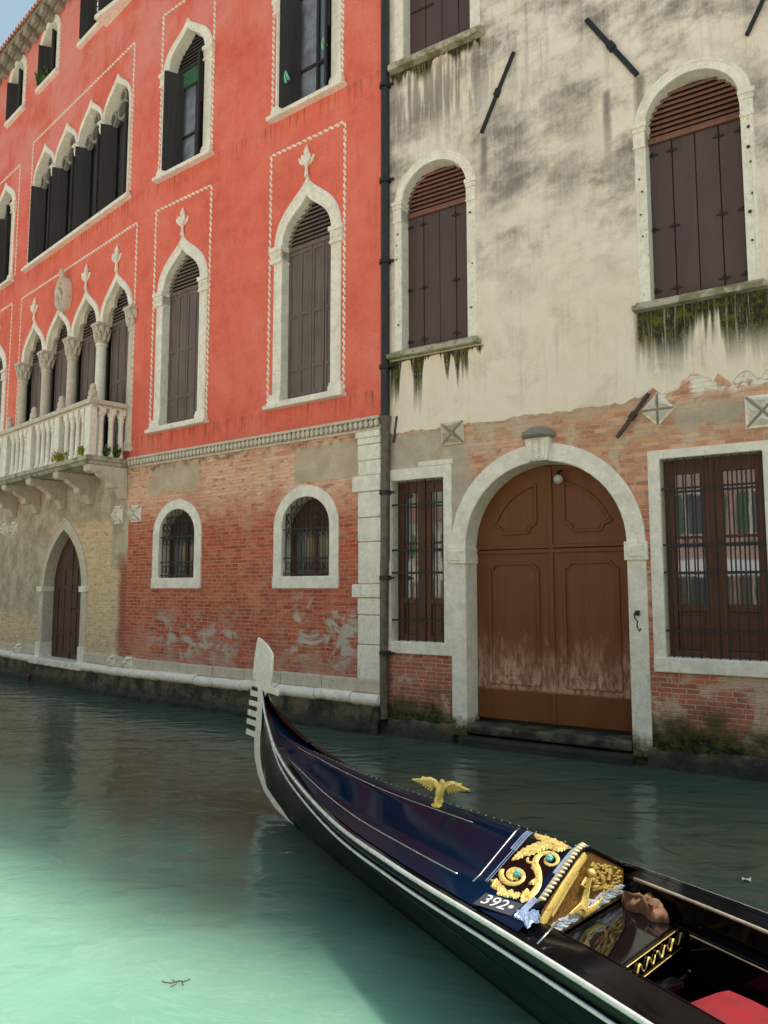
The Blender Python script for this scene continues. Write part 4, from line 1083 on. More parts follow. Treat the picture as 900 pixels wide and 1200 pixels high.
# gunwale cap: raised rim that deepens into a bulwark towards the bow
def deck_edge(t): b, z, r_, *_ = smooth_st(t); return b, z, r_
for sd in (-1, 1):
    rws = []
    for t in [x for x in TS if -2.2 < x < 8.53]:
        b, z, r_ = deck_edge(t); w = min(.05, b * .5); up = .006 + .02 * max(0, min(1, (t - 5.5) / 2))
        dn = .02 + .10 * max(0, min(1, (t - 7.0) / 1.2))
        rws.append([(sd * (b + .002), t, z - .01), (sd * b, t, z + up), (sd * (b - w), t, z + up), (sd * (b - w), t, z - dn)])
    m = MB(); m.grid(rws); build('gunwale', m, 'lacquer', gon, FG, smooth='auto')
# foredeck, peaked like a low roof
EV = .66                               # eave of the peak as a share of the half beam
def tg(x): return 3.38 + .30 * x        # the deck ends on a slightly skewed line
def deck_pt(x, t, lift=0):
    b, z, r_ = deck_edge(t); dip = -.055 * max(0, min(1, (t - 6.9) / 1.0)); e = b * EV; ax = abs(x); R_ = r_ + .015; he = .22 * R_
    if ax > e: zz = z + .004 + dip + he * max(0, (b - ax) / (b - e))
    else:
        q = 1 - ax / e; zz = z + .004 + dip + he + (R_ - he) * (q if q < .8 else .8 + (q - .8) - (q - .8) ** 2 * 2.2)
    return (x, t, zz + lift)
rws = []
FR_ = [-1, -.85, -.64, -.63, -.5, -.38, -.25, -.12, -.03, 0, .03, .12, .25, .38, .5, .63, .64, .85, 1]
for i in range(61):
    f = i / 60; row = []
    for q in FR_:
        t = 8.3 + (3.38 - 8.3) * f; b = deck_edge(t)[0]; tt = 8.3 + (tg(q * b) - 8.3) * f; b = deck_edge(tt)[0] - .03
        row.append(deck_pt(q * b, tt))
    rws.append(row)
m = MB(); m.grid(rws); deck = build('foredeck', m, 'deck', gon, FG, smooth='auto')
def onpitch(x, t, l=.004): return deck_pt(x, t, l)
# inlaid bright lines that frame the deck panel
m = MB(); e = .56
m.tube([onpitch(-deck_edge(t)[0] * .74, t) for t in [3.95 + i * .1 for i in range(38)]], .005, 5)
m.tube([onpitch(-deck_edge(t)[0] * (.16 + .0 * t), t) for t in [4.3 + i * .1 for i in range(33)]], .0035, 5)
m.tube([onpitch(deck_edge(3.9)[0] * q, 3.92 + .3 * q * .6) for q in (-.74, -.64, -.5, -.3, -.1, -.02)], .006, 5)
m.tube([onpitch(deck_edge(3.2)[0] * q, 3.22 + .2 * q) for q in (-.97, -.85, -.68)], .005, 5)
build('inlay_line', m, 'steel', deck, FG, smooth=True)
m = MB(); n = 44
for i in range(n):
    t = 3.45 + (7.2 - 3.45) * i / n; p = onpitch(.012, t, .004); m.ball(p, .0055, 4)
for i in range(16):
    x = .02 + .42 * i / 15; p = onpitch(x, tg(x) + .015, .012); m.ball(p, .011, 5)
build('rivet_row', m, 'steel', deck, FG, smooth=True)

# gilded foliage on the near pitch: drawn in panel units, front-top (310,100), aft-top (560,170), front-bottom (90,465)
def pan(px, py, l=.010):
    dx, dy = px - 310, py - 100; det = 250 * 365 + 220 * 70
    a = (dx * 365 + 220 * dy) / det; v = (250 * dy - 70 * dx) / det
    t = 3.80 - a * .37 - .13 * v * .7; return onpitch(-.012 - v * .415, t, l)
NP = Vector((-.5, 0, .866))
def scroll(m, pts, r, n=8):
    P = [pan(*p, .005) for p in pts]; m.tube(P, [x * .00095 for x in (r if isinstance(r, (list, tuple)) else [r] * len(P))], n, flat=NP, fk=.5)
def leafp(m, a, b, w, k=5):
    """a lobed leaf from a to b in panel units"""
    (x0, y0), (x1, y1) = a, b; L = math.hypot(x1 - x0, y1 - y0); dx, dy = (x1 - x0) / L, (y1 - y0) / L
    w *= 1.35; L_, R_ = [], []
    for i in range(k * 2 + 1):
        f = i / (k * 2); ww = w * math.sin(math.pi * min(1, .12 + f * .88)) * (1 if i % 2 else .62)
        L_.append((x0 + dx * L * f - dy * ww, y0 + dy * L * f + dx * ww)); R_.append((x0 + dx * L * f + dy * ww, y0 + dy * L * f - dx * ww))
    mid = [(x0 + dx * L * i / (k * 2), y0 + dy * L * i / (k * 2)) for i in range(k * 2 + 1)]
    rows = [[pan(*l, .004), pan((l[0] + c[0]) / 2, (l[1] + c[1]) / 2, .012), pan(*c, .006), pan((r[0] + c[0]) / 2, (r[1] + c[1]) / 2, .012), pan(*r, .004)] for l, c, r in zip(L_, mid, R_)]
    m.grid(rows)
m = MB(); m.grid([[pan(310 + 250 * a - 220 * v - 8, 100 + 70 * a + 365 * v + 6, .0035) for a in [.05 + .9 * i / 6 for i in range(7)]] for v in [.01 + 1.0 * j / 10 for j in range(11)]]); build('panel_ground', m, 'lacquer', deck, FG)
m = MB()
sp = [(240 + (20 + 58 * (k / 22)) * math.cos(.5 + k * .42), 400 + (18 + 44 * (k / 22)) * math.sin(.5 + k * .42)) for k in range(23)]
scroll(m, sp, [8 + 10 * k / 22 for k in range(23)])
for k in range(7):
    a = k * .9; leafp(m, (240, 400), (240 + 44 * math.cos(a), 400 + 36 * math.sin(a)), 13, 3)
scroll(m, bez((300, 545), (400, 470), (400, 400), (350, 320), 9) + bez((350, 320), (345, 270), (390, 235), (440, 240), 6)[1:], [16, 22, 24, 24, 22, 20, 20, 22, 24, 22, 22, 22, 20, 18, 16, 14])
sp = [(432 + (52 - 38 * k / 16) * math.cos(-1.7 + k * .45), 282 + (44 - 30 * k / 16) * math.sin(-1.7 + k * .45)) for k in range(17)]
scroll(m, sp, [14 - 6 * k / 16 for k in range(17)])
scroll(m, bez((350, 300), (320, 330), (290, 300), (310, 285), 8), 9)
for a, b, w in (((330, 125), (545, 190), 34), ((390, 150), (470, 215), 20), ((300, 230), (215, 315), 20), ((345, 195), (225, 300), 22), ((380, 200), (270, 280), 22), ((410, 190), (310, 250), 20), ((345, 190), (470, 195), 24), ((520, 180), (440, 225), 18),
                ((180, 470), (110, 450), 18), ((200, 480), (120, 490), 18), ((210, 490), (165, 540), 20), ((250, 490), (200, 540), 20), ((290, 500), (235, 530), 18), ((330, 470), (300, 540), 20), ((150, 440), (130, 500), 16), ((385, 400), (330, 440), 14), ((375, 350), (330, 345), 10), ((330, 110), (345, 145), 12)):
    leafp(m, a, b, w)
f_ = build('gilded_foliage', m, 'gold', deck, FG, smooth='auto')
m = MB()
for c in ((262, 400), (428, 282)):
    for k in range(6): m.ball(pan(c[0] + 13 * math.cos(k * 1.05), c[1] + 11 * math.sin(k * 1.05), .016), .011, 5)
    m.ball(pan(*c, .022), .012, 6)
build('teal_flower', m, 'teal', deck, FG, smooth=True)
m = MB()
def strip(m, p, q, w, l=.006):
    (x0, y0), (x1, y1) = p, q; L = math.hypot(x1 - x0, y1 - y0); nx, ny = -(y1 - y0) / L * w, (x1 - x0) / L * w
    m.grid([[pan(x0 + (x1 - x0) * f + nx * s_, y0 + (y1 - y0) * f + ny * s_, l) for s_ in (-1, 0, 1)] for f in [i / 8 for i in range(9)]])
for o in (-14, 0, 14): strip(m, (300 + o, 98 + o * .3), (212 + o, 245 + o * .3), 5)
strip(m, (212, 245), (84, 458), 3); strip(m, (226, 248), (96, 462), 2)
strip(m, (570, 178), (462, 360), 13)
build('silver_inlay', m, 'silver_tint', deck, FG, smooth='auto'); m = MB(); strip(m, (372, 505), (320, 600), 17)
for a, b in (((345, 600), (300, 660)), ((345, 600), (355, 700)), ((350, 600), (405, 650)), ((340, 590), (280, 655)), ((360, 590), (410, 610))): leafp(m, a, b, 26, 3)
build('silver_leaf', m, 'silver_tint', deck, FG, smooth='auto')
# rope moulding along the gable edge
m = MB()
for k in range(17):
    f = k / 16; x = -.42 + .41 * f; p = Vector(onpitch(x, tg(x) + .03, .014)); q = Vector(onpitch(x + .030, tg(x) - .012, .022))
    m.tube([p, (p + q) / 2 + Vector((0, 0, .012)), q], [.006, .013, .006], 6)
build('rope_moulding', m, M_plain('ivory_gilt', (.72, .62, .40), .4, .2, metal=.3), deck, FG, smooth=True)
m = MB(); m.tube([onpitch(x, tg(x) - .002, .004) for x in [-.44 + .88 * i / 24 for i in range(25)]], .017, 7); build('gable_edge', m, 'lacquer', deck, FG, smooth=True)

# carved gable below the peak
def gab(x, z, l=0): return (x, tg(x) - .012 - l, z)
ZB = .575
top = [(-.425 + .85 * i / 20) for i in range(21)]
def roofz(x): return deck_pt(x, tg(x))[2] - .012
m = MB(); m.grid([[gab(x, ZB) for x in top], [gab(x, max(ZB + .03, roofz(x))) for x in top]]); gable = build('carved_gable', m, M_plain('dark_gold_ground', (.22, .11, .022), .5, .6, metal=.2, scale=60), gon, FG)
def gp(px, py, l=.01):        # relief units: right bottom (780,480), left bottom (450,690), apex (600,235)
    ax, ay = px - 780, py - 480; e1 = (-330, 210); e2 = (-180, -245); det = e1[0] * e2[1] - e2[0] * e1[1]
    a = (ax * e2[1] - e2[0] * ay) / det; v = (e1[0] * ay - e1[1] * ax) / det
    return gab(.40 - a * .80 - v * .40, ZB + .01 + .0 * a + v * .335, l)
def gt_(m, pts, r, l=.012, n=6): m.tube([gp(*p, l * .6) for p in pts], [x * .0015 for x in (r if isinstance(r, (list, tuple)) else [r] * len(pts))], n, flat=Vector((0, 1, 0)), fk=.45)
m = MB()
gt_(m, [(620, 330), (622, 350), (612, 400), (605, 450), (600, 490), (590, 540)], [5, 13, 15, 17, 20, 24], .02)      # robed figure
m.ball(gp(615, 332, .03), .024, 7); gt_(m, [(622, 365), (650, 385), (655, 412), (632, 415)], [8, 8, 6, 5], .03); gt_(m, [(602, 365), (585, 400), (600, 420)], [8, 7, 5], .03)
gt_(m, [(560, 545), (600, 560), (650, 530), (668, 500)], [6, 15, 12, 6], .02); gt_(m, [(540, 560), (585, 520), (620, 545)], [6, 14, 8], .02)
gt_(m, [(660, 330), (690, 400), (685, 480), (660, 520)], [4, 6, 6, 4], .015); gt_(m, [(655, 410), (700, 430), (770, 450)], 3, .02)
gt_(m, [(600, 240), (520, 400), (440, 580), (432, 650)], [16, 18, 18, 12], .006); gt_(m, [(570, 330), (520, 440), (470, 560)], [8, 10, 8], .012)
for i in range(130):
    x = rnd.uniform(630, 772); y = rnd.uniform(270, 440)
    if y > 235 + (x - 600) * .47 + 12 and y < 440: gt_(m, [(x - 8, y), (x, y - 4), (x + 8, y + 2)], [1.5, 4, 1.5], .006, 5)
build('gilded_figure', m, 'gold', gable, FG, smooth='auto')
m = MB()
for i in range(60):
    f = (i % 30) / 29; x = 455 + 320 * f; y = 672 - 205 * f - (rnd.uniform(0, 18) if i < 30 else rnd.uniform(18, 62) * (1 - .6 * abs(f - .6))); gt_(m, [(x - 22, y + 8), (x - 6, y - 8), (x + 10, y - 3), (x + 24, y - 14)], [3, 8, 7, 2], .006, 5)
build('silver_cloud', m, M_plain('pale_silver', (.66, .73, .82), .35, .3, metal=.15, scale=50), gable, FG, smooth='auto')

# number plate on the near margin
tc = bpy.data.curves.new('number', 'FONT'); tc.body = '392\u2022'; tc.size = .115; tc.extrude = .001; tc.align_x = 'CENTER'; tc.align_y = 'CENTER'
to = bpy.data.objects.new('number', tc); COL.objects.link(to); dg = bpy.context.evaluated_depsgraph_get()
tm = bpy.data.meshes.new_from_object(to.evaluated_get(dg)); bpy.data.objects.remove(to); tm.materials.append(MAT['white'])
pb = deck_edge(3.44); px_ = -.535; pz_ = deck_pt(px_, 3.46)[2] + .006
m = MB(); 
PL = FG @ Matrix.Translation((px_, 3.46, pz_)) @ Matrix.Rotation(math.atan2(deck_pt(-.48, 3.46)[2] - deck_pt(-.60, 3.46)[2], .12) * -1, 4, 'Y') @ Matrix.Rotation(R(-77), 4, 'Z')
m.box(-.13, .13, -.055, .055, 0, .004); plate = build('number_plate', m, 'plate', gon, PL)
no = bpy.data.objects.new('number', tm); link(no, plate, PL @ Matrix.Translation((0, 0, .0065)))

# cockpit: side decks, step, floor, inner rail
m = MB()
for sd in (-1, 1):
    rws = []
    for i in range(40):
        t = tg(sd * .5) - (tg(sd * .5) + 1.2) * i / 39; b, z, r_ = deck_edge(t)
        inn = min(b - .05, .44 + .0 * t); 
        rws.append([(sd * (b - .03), t, z + .004), (sd * inn, t, z + .006), (sd * inn, t, z - .03), (sd * (inn - .01), t, .40), (sd * max(.05, (inn - .14) * min(1, (t + 1.6) / 2.2)), t, .15)])
    m.grid(rws)
build('side_deck', m, 'lacquer', gon, FG, smooth='auto')
for sd in (-1, 1):
    m = MB(); m.tube([(sd * .435, t, deck_edge(t)[1] + .014) for t in [3.42 - i * .15 for i in range(26)]] if sd > 0 else [(sd * .435, t, deck_edge(t)[1] + .008) for t in [3.2 - i * .15 for i in range(26)]], .010 if sd > 0 else .004, 6); build('inner_rail', m, M_plain('pale_rail', (.50, .42, .32), .3, .2, metal=.4) if sd > 0 else 'lacquer', gon, FG, smooth=True)
def skew(x, t): return t + .30 * x
m = MB()
def slab(m, x0, x1, t0, t1, z0, z1):
    vs = [(x, skew(x, t), z) for z in (z0, z1) for t in (t0, t1) for x in (x0, x1)]
    m.add(vs, [(0, 2, 3, 1), (4, 5, 7, 6), (0, 1, 5, 4), (2, 6, 7, 3), (0, 4, 6, 2), (1, 3, 7, 5)])
slab(m, -.44, .44, 2.97, 3.36, .42, .565); build('bow_step', m, 'lacquer_step', gon, FG, bevel=.008)
m = MB(); slab(m, -.30, .30, -.6, 2.97, .12, .16); build('floor_boards', m, 'lacquer', gon, FG)
m = MB(); slab(m, -.43, .43, 2.955, 2.968, .435, .562); pn = build('step_front', m, 'lacquer', gon, FG)
m = MB()
for z in (.447, .553): m.bar((-.42, skew(-.42, 2.95), z), (.42, skew(.42, 2.95), z), .004)
for k in range(7):
    x0 = -.36 + k * .12; P = [(x0 + .11 * i / 9, skew(x0 + .11 * i / 9, 2.948), .50 + .024 * math.sin(i * .9 + k * 1.7)) for i in range(10)]
    m.tube(P, [.002 + .0045 * math.sin(math.pi * i / 9) for i in range(10)], 5)
build('gilded_scroll', m, 'gold', pn, FG, smooth=True)
m = MB(); m.tube([(.36, skew(.36, 2.95), .575), (.37, 2.2, .58), (.36, 1.4, .58)], .007, 6); m.box(.34, .44, 1.2, 2.95, .30, .57); build('side_bench', m, 'lacquer', gon, FG)
m = MB(); m.tube([(.338, 2.95, .574), (.338, 2.2, .574), (.338, 1.25, .574)], .004, 6); build('bench_trim', m, 'brass', gon, FG)
m = MB(); m.box(-.14, .12, 2.84, 2.88, .16, .44); m.box(-.14, .12, 2.81, 2.88, .42, .45); m.tube([(.12, 2.85, .43), (.16, 2.82, .47), (.15, 2.80, .50)], .012, 6); st_ = build('stool', m, 'lacquer', gon, FG, bevel=.01)
m = MB(); m.box(.345, .40, 2.42, 2.66, .42, .48); m.tube([(.37, 2.46, .48), (.37, 2.46, .60)], .009, 6); build('arm_rest', m, 'shutter_grey', gon, FG, bevel=.008)

# bow iron
blade = [(8.74, 1.835), (8.60, 1.75), (8.47, 1.64), (8.43, 1.565), (8.435, 1.44), (8.455, 1.31), (8.475, 1.235), (8.335, 1.215), (8.34, 1.165), (8.47, 1.18), (8.49, 1.12), (8.56, 1.06), (8.60, .86), (8.62, .62), (8.58, .40), (8.44, .25), (8.20, .13), (7.75, .05), (7.3, .012), (7.3, -.03), (7.8, .0), (8.25, .075), (8.52, .19), (8.69, .34), (8.745, .55), (8.75, .80)]
front = []
z = .83
for k in range(6):
    front += [(8.74, z), (8.905, z - .008), (8.905, z + .052), (8.735, z + .058)]; z += .0835
blade2 = blade + front[:0]
m = MB()
def yz_prism(m, poly, x0, x1):
    n = len(poly); tri = tessellate_polygon([[Vector((a, b, 0)) for a, b in poly]])
    m.add([(x0, a, b) for a, b in poly] + [(x1, a, b) for a, b in poly], [tuple(q) for q in tri] + [tuple(i + n for i in q) for q in tri] + [(i, (i + 1) % n, (i + 1) % n + n, i + n) for i in range(n)])
FERRO = [(8.734, 1.831), (8.63, 1.815), (8.527, 1.787), (8.42, 1.758), (8.328, 1.714), (8.27, 1.675), (8.252, 1.63), (8.262, 1.517), (8.285, 1.39), (8.32, 1.302), (8.054, 1.298), (8.07, 1.228), (8.35, 1.232), (8.44, 1.22), (8.52, 1.14), (8.57, 1.005), (8.584, .801), (8.62, .687), (8.615, .518), (8.56, .375), (8.38, .21), (8.05, .10), (7.5, .025), (7.5, -.03), (8.1, .03), (8.45, .13), (8.66, .27), (8.77, .43), (8.80, .55), (8.795, .66), (8.76, .80), (8.735, .95), (8.712, 1.08), (8.70, 1.22), (8.71, 1.30), (8.76, 1.325), (8.895, 1.335), (8.875, 1.45), (8.83, 1.62), (8.78, 1.75)]
yz_prism(m, FERRO, -.012, .012); iron = build('bow_iron', m, 'ferro', gon, FG, bevel=.006)
for t0, t1, z0, z1 in ((8.70, 8.905, 1.312, 1.252), (8.70, 8.965, 1.192, 1.130), (8.715, 9.010, 1.072, 1.014), (8.74, 9.052, .958, .892), (8.75, 9.080, .846, .786), (8.77, 9.102, .722, .660)):
    m = MB(); yz_prism(m, [(t0, z0 + .012), (t1, z0), (t1 + .006, z1), (t0, z1 + .010)], -.011, .011); build('comb_tooth', m, 'ferro', iron, FG, bevel=.005)
for z, t0 in ((1.223, 8.79), (.988, 8.82), (.755, 8.88)):
    m = MB()
    for j in range(3):
        a = t0 + j * .062; m.tube([(.0, a + .022 * math.cos(q), z + .02 * math.sin(q)) for q in [k * math.pi / 4 for k in range(9)]], .007, 5)
    m.bar((0, t0 - .05, z), (0, t0 + .15, z), .006); build('comb_fret', m, 'iron', iron, FG)

# gilt eagle ornament standing on the ridge
EO = FG @ Matrix.Translation((-.05, 4.80, deck_pt(-.05, 4.80)[2] - .012)) @ Matrix.Rotation(R(-30), 4, 'Z') @ Matrix.Rotation(R(10), 4, 'Y') @ Matrix.Scale(.97, 4)
m = MB()
m.lathe((0, 0, 0), [(.045, 0), (.05, .012), (.03, .022), (.02, .035)], 10)
m.tube([(0, .0, .03), (0, .004, .065), (0, .0, .10), (0, -.012, .135), (0, -.022, .165), (0, -.028, .185), (0, -.04, .198)], [.016, .026, .034, .034, .022, .017, .019], 9)
m.tube([(0, -.04, .202), (0, -.062, .202), (0, -.072, .192)], [.014, .009, .002], 6)
for sx in (-1, 1):
    m.tube([(sx * .014, .0, .07), (sx * .022, -.008, .045), (sx * .02, -.012, .015)], [.016, .013, .008], 6)
    for q in (-1, 0, 1): m.tube([(sx * .02, -.012, .02), (sx * .02 + q * .016, -.034, .018), (sx * .02 + q * .02, -.042, .008)], [.007, .006, .002], 5)
m.tube([(0, .02, .08), (0, .045, .05), (0, .06, .03)], [.02, .024, .014], 6)
eag = build('eagle_ornament', m, 'gold', gon, EO, smooth='auto')
for sx in (-1, 1):
    m = MB(); m.tube([(sx * .018, -.004, .145), (sx * .05, .0, .175), (sx * .085, .008, .188), (sx * .12, .012, .182), (sx * .15, .016, .19)], [.022, .022, .018, .014, .008], 7)
    for k in range(8):
        f = k / 7; x0, z0 = .04 + .10 * f, .172 + .012 * math.sin(f * 3); ln = .07 + .02 * math.sin(f * 2.5)
        m.tube([(sx * x0, .006, z0), (sx * (x0 + .018 + .03 * f), .012, z0 - ln * (.55 - .4 * f)), (sx * (x0 + .03 + .05 * f), .016, z0 - ln * (1 - .85 * f))], [.012, .012, .004], 6)
    build('wing', m, 'gold', eag, EO, smooth='auto')

# things lying in the boat
m = MB(); pr = random.Random(11)
def cushion(m, x0, x1, t0, t1, z0, z1, n=9):
    rows = []
    for j in range(n):
        v = j / (n - 1); row = []
        for i in range(n):
            u = i / (n - 1); e = (1 - (2 * u - 1) ** 6) * (1 - (2 * v - 1) ** 6)
            row.append((x0 + (x1 - x0) * u, t0 + (t1 - t0) * v, z0 + .02 + (z1 - z0 - .02) * e ** .5 if e > 0 else z0 + .02))
        rows.append(row)
    m.grid(rows); m.grid([[(p[0], p[1], z0) for p in rows[j]] for j in range(n)])
    for row in (rows[0], rows[-1], [r[0] for r in rows], [r[-1] for r in rows]): m.grid([row, [(p[0], p[1], z0) for p in row]])
cushion(m, -.34, .33, 1.75, 2.78, .33, .47)
cu = build('seat_cushion', m, 'red_cloth', None, FG, smooth='auto'); tag(cu, 'red upholstered cushion on the gondola seat at the lower right', 'cushion')
m = MB(); m.box(-.33, .32, 1.73, 2.79, .19, .33); build('seat_box', m, 'lacquer', gon, FG, bevel=.01)
rows = []
for i in range(26):
    a = 2 * math.pi * i / 26; row = []
    for j in range(9):
        f = j / 8; rr = (1 + .22 * math.sin(3 * a + 1.2) + .12 * math.sin(7 * a)) * math.sin(math.pi / 2 * f) ** .8
        row.append((.375 + rr * .06 * math.cos(a) + .014 * math.sin(5 * a + 4 * f), 3.29 + rr * .14 * math.sin(a), .565 + .075 * math.cos(math.pi / 2 * f) * (1 + .25 * math.sin(4 * a + 3 * f)) + .022 * math.sin(9 * a + 6 * f) * f * (1 - f) * 4))
    rows.append(row)
m = MB(); m.grid([list(r) for r in zip(*rows)], True); cl = build('crumpled_cloth', m, 'tan_cloth', None, FG, smooth=True)
tag(cl, 'crumpled tan cloth lying on the black step inside the gondola', 'cloth')

# ------------------------------------------------------------------ water and small things on it
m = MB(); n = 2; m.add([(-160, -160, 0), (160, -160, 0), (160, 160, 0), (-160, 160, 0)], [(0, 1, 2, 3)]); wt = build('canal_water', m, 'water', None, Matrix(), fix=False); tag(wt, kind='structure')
def wpt(x, y): return (x, y, .004)
m = MB(); bx, by = -1.30, 4.95
for pts in ([(0, 0), (.06, .03), (.12, .02), (.17, .05)], [(.06, .03), (.05, -.02), (.02, -.05)], [(.1, .02), (.13, -.03)], [(0, 0), (-.07, .01), (-.10, .03)], [(.03, .01), (.0, .05)]):
    m.tube([(bx + x * .62, by + y * .9, .006) for x, y in pts], .0035, 5)
tag(build('twig', m, 'twig', None, Matrix()), 'small forked twig floating on the sunlit turquoise water', 'twig')
m = MB(); m.grid([[(2.95 + .022 * i + .012 * j, 6.60 + .022 * j - .004 * i, .010 + .010 * math.sin(i * 1.3 + j)) for i in range(4)] for j in range(4)])
tag(build('paper_scrap', m, 'white', None, Matrix(), smooth=True), 'small white scrap floating on the dark water at the right', 'litter')

# plants
def tuft(name, M, c, r, hgt, n, mat, label, droop=0):
    pr = random.Random(int(c[0] * 100) + n); m = MB()
    for i in range(n):
        a = pr.uniform(0, 6.28); l = pr.uniform(.4, 1) * hgt; q = r * pr.uniform(.1, 1); w = .018 + .02 * pr.random()
        p = Vector(c) + Vector((q * math.cos(a), q * .5 * math.sin(a), pr.uniform(0, l))); d = Vector((math.cos(a) * .6, math.sin(a) * .4 - droop, .5 + pr.random() * .5)).normalized(); s_ = d.cross(Vector((pr.uniform(-1, 1), pr.uniform(-1, 1), .3))).normalized() * w
        m.add([p, p + d * w * 1.6 + s_, p + d * w * 3.6, p + d * w * 1.6 - s_], [(0, 1, 2, 3)])
    for i in range(6):
        a = i * 1.05; m.tube([c, (c[0] + r * .4 * math.cos(a), c[1] + r * .2 * math.sin(a), c[2] + hgt * .8)], .006, 4)
    tag(build(name, m, mat, None, M, fix=False), label, 'plant')
tuft('weed', FL, (-.45, BY - .02, 5.36), .12, .20, 60, 'yellow_leaf', 'yellow weed at the front corner post of the stone balcony')
tuft('weed', FL, (-1.55, BY - .03, 5.36), .30, .22, 120, 'yellow_leaf', 'widest yellow weed tuft on the balcony front edge')
tuft('weed', FL, (-6.0, BY - .03, 5.24), .28, .20, 90, 'yellow_leaf', 'yellow green weed on the balcony edge at the left border')
tuft('weed', FL, (-.16, -.56, 5.36), .14, .24, 80, 'green_leaf', 'green weed behind the outer baluster of the balcony side')
tuft('weed', FL, (-.16, -.30, 5.36), .14, .26, 80, 'green_leaf', 'green weed behind the inner baluster of the balcony side')
tuft('window_plant', FL, (-6.0, -.08, 17.42), .30, .42, 170, 'green_leaf', 'dark green plant spilling over a small top floor sill', .3)

# ------------------------------------------------------------------ the bank behind the viewer, seen only in reflections and as bounced light; its ground made wide and pale to bounce sun onto the facades
FQ = FR @ Matrix.Translation((0, -9.6, 0))
m = MB(); m.box(-60, 60, -60, 0, -1, .85); q = build('bounce_quay', m, 'bounce_ground', None, FQ, bevel=.03); tag(q, kind='structure')
def plain_house(label, u0, u1, H, mat, yb, awn=False, base=None):
    root = tag(empty('canal_house', base if base is not None else FQ @ Matrix.Translation((u0, -yb, .85))), label, 'building'); M = WORLD[root]; W = u1 - u0
    m = MB(); m.box(0, W, -6, 0, 0, H); wl = build('wall', m, mat, root, M)
    m = MB(); m.box(-.2, W + .2, -6.2, .35, H, H + .15); m.add([(-.2, .35, H + .16), (W + .2, .35, H + .16), (W + .2, -3, H + 1.5), (-.2, -3, H + 1.5)], [(0, 1, 2, 3)]); build('roof', m, 'tile', root, M)
    k = int(W / 2.6)
    for f in range(int(H / 3.4)):
        for i in range(k):
            x = (i + .5) * W / k; z = .6 + f * 3.4 if f else .3
            m = MB(); m.box(x - .5, x + .5, 0.0, .03, z, z + 1.9); w = build('window', m, 'glass', root, M)
            m = MB(); m.box(x - .62, x - .5, 0, .08, z, z + 1.9); m.box(x + .5, x + .62, 0, .08, z, z + 1.9); m.box(x - .62, x + .62, 0, .08, z + 1.9, z + 2.05); m.box(x - .7, x + .7, 0, .16, z - .12, z); build('frame', m, 'stone', w, M)
            for sd in (-1, 1): m = MB(); m.box(x + sd * .62 - (.5 if sd < 0 else 0), x + sd * .62 + (.5 if sd > 0 else 0), .02, .06, z, z + 1.9); build('shutter', m, 'green_leaf' if f % 2 else 'shutter_grey', w, M)
    if awn:
        m = MB(); m.add([(.3, .05, 2.9), (W - .3, .05, 2.9), (W - .3, 1.6, 2.3), (.3, 1.6, 2.3)], [(0, 1, 2, 3)]); m.add([(.3, 1.6, 2.3), (W - .3, 1.6, 2.3), (W - .3, 1.6, 2.1), (.3, 1.6, 2.1)], [(0, 1, 2, 3)]); build('awning', m, 'awning', root, M)
plain_house('narrow pink house with a white awning behind the viewer', -5, 8.5, 10, 'pink_wall', 16, True)
plain_house('long pale house at the back of the square', 9, 34, 7.5, 'pale_wall', 34)
plain_house('low pale house at the back of the square', -34, -6, 7, 'pale_wall', 34)
e = FL @ Vector((-46, -14, 0))
plain_house('tall pink house closing the far end of the canal', 0, 13, 13, 'pink_wall', 0, False, Matrix.Translation((e.x, e.y, .1)) @ Matrix.Rotation(R(46 + 180), 4, 'Z'))
e = FL @ Vector((-44, 12, 0))
plain_house('pale house beside the pink one at the far end of the canal', 0, 13, 11, 'pale_wall', 0, False, Matrix.Translation((e.x, e.y, .1)) @ Matrix.Rotation(R(46 + 180), 4, 'Z'))
e = FL @ Vector((-46, -.9, 0))
plain_house('low pale house left of the pink one at the far end of the canal', 0, 13, 10, 'pale_wall', 0, False, Matrix.Translation((e.x, e.y, .1)) @ Matrix.Rotation(R(46 + 180), 4, 'Z'))
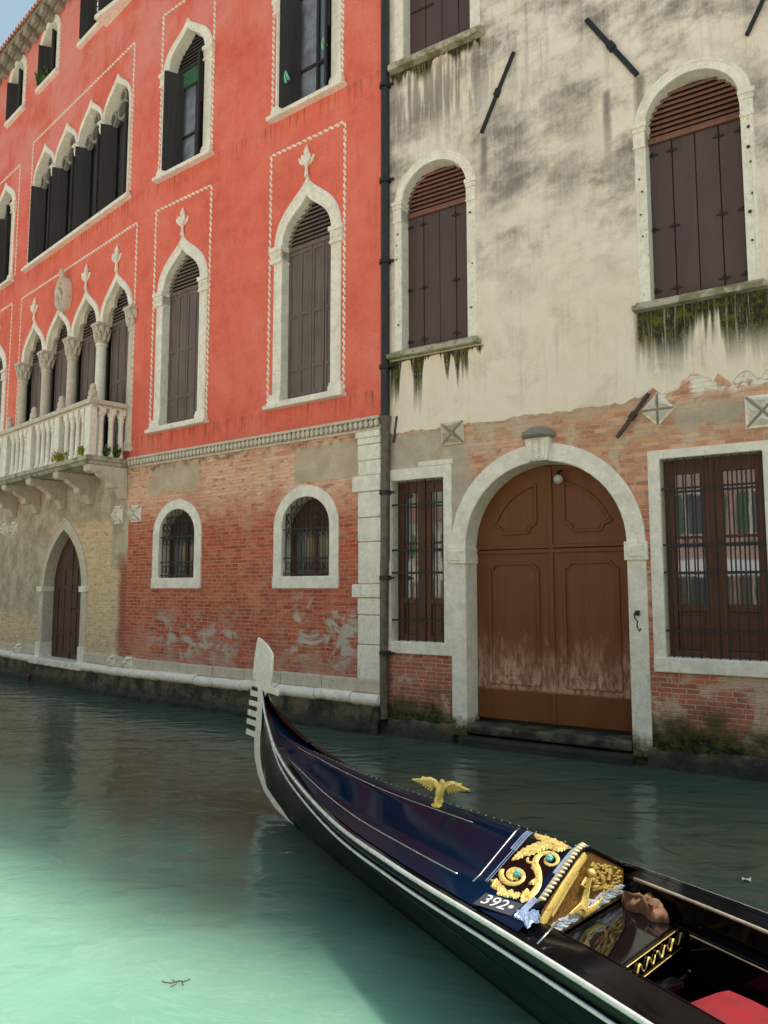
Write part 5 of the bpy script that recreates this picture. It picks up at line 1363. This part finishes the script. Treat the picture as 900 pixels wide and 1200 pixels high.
# a house glimpsed beyond the far end of the palace
FF = FL @ Matrix.Translation((-24, 3.0, 0))
root = tag(empty('far_house', FF), 'red tiled house just showing beyond the palace eaves at the top left', 'building')
m = MB(); m.box(0, 9, 0, 6, 0, 25.0); build('wall', m, 'red', root, FF)
m = MB(); m.box(-.3, 9.3, -.45, 6.3, 25.0, 25.25); m.add([(-.4, -.55, 25.26), (9.4, -.55, 25.26), (9.4, 3, 26.4), (-.4, 3, 26.4)], [(0, 1, 2, 3)]); build('roof', m, 'tile', root, FF)

# ------------------------------------------------------------------ light, sky, camera
SUN_EL, SUN_AZ = 63.2, 10.0        # azimuth measured from +X towards +Y: high, behind the facades
d = Vector((math.cos(R(SUN_EL)) * math.cos(R(SUN_AZ)), math.cos(R(SUN_EL)) * math.sin(R(SUN_AZ)), math.sin(R(SUN_EL))))
sl = bpy.data.lights.new('sun', 'SUN'); sl.energy = 5.0; sl.angle = R(2.8); sl.color = (1.0, .945, .86)
so = bpy.data.objects.new('sun', sl); COL.objects.link(so); so.rotation_euler = d.to_track_quat('Z', 'Y').to_euler()
w = bpy.data.worlds.new('World'); S.world = w; w.use_nodes = True; nt = w.node_tree
sky = nt.nodes.new('ShaderNodeTexSky'); sky.sky_type = 'NISHITA'; sky.sun_disc = False; sky.sun_elevation = R(SUN_EL); sky.sun_rotation = R(90 - SUN_AZ); sky.air_density = 2.8; sky.dust_density = 2.6; sky.ozone_density = 2.0
bg = nt.nodes['Background']; nt.links.new(sky.outputs[0], bg.inputs[0]); bg.inputs[1].default_value = .15

cam = bpy.data.cameras.new('camera'); co = bpy.data.objects.new('camera', cam); COL.objects.link(co)
co.location = (0, 0, 2.4); co.rotation_euler = (math.pi / 2 + math.atan(90 / 900), 0, 0)
cam.sensor_fit = 'VERTICAL'; cam.sensor_height = 36; cam.lens = 36 * 900 / 1200; cam.clip_start = .05; cam.clip_end = 800
S.camera = co
S.view_settings.view_transform = 'Standard'; S.view_settings.look = 'None'; S.view_settings.exposure = 0; S.view_settings.gamma = 1
S.cycles.use_denoising = True
S.cycles.max_bounces = 10; S.cycles.diffuse_bounces = 6; S.cycles.glossy_bounces = 5
S.cycles.sample_clamp_indirect = 8
S.cycles.caustics_reflective = False; S.cycles.caustics_refractive = False
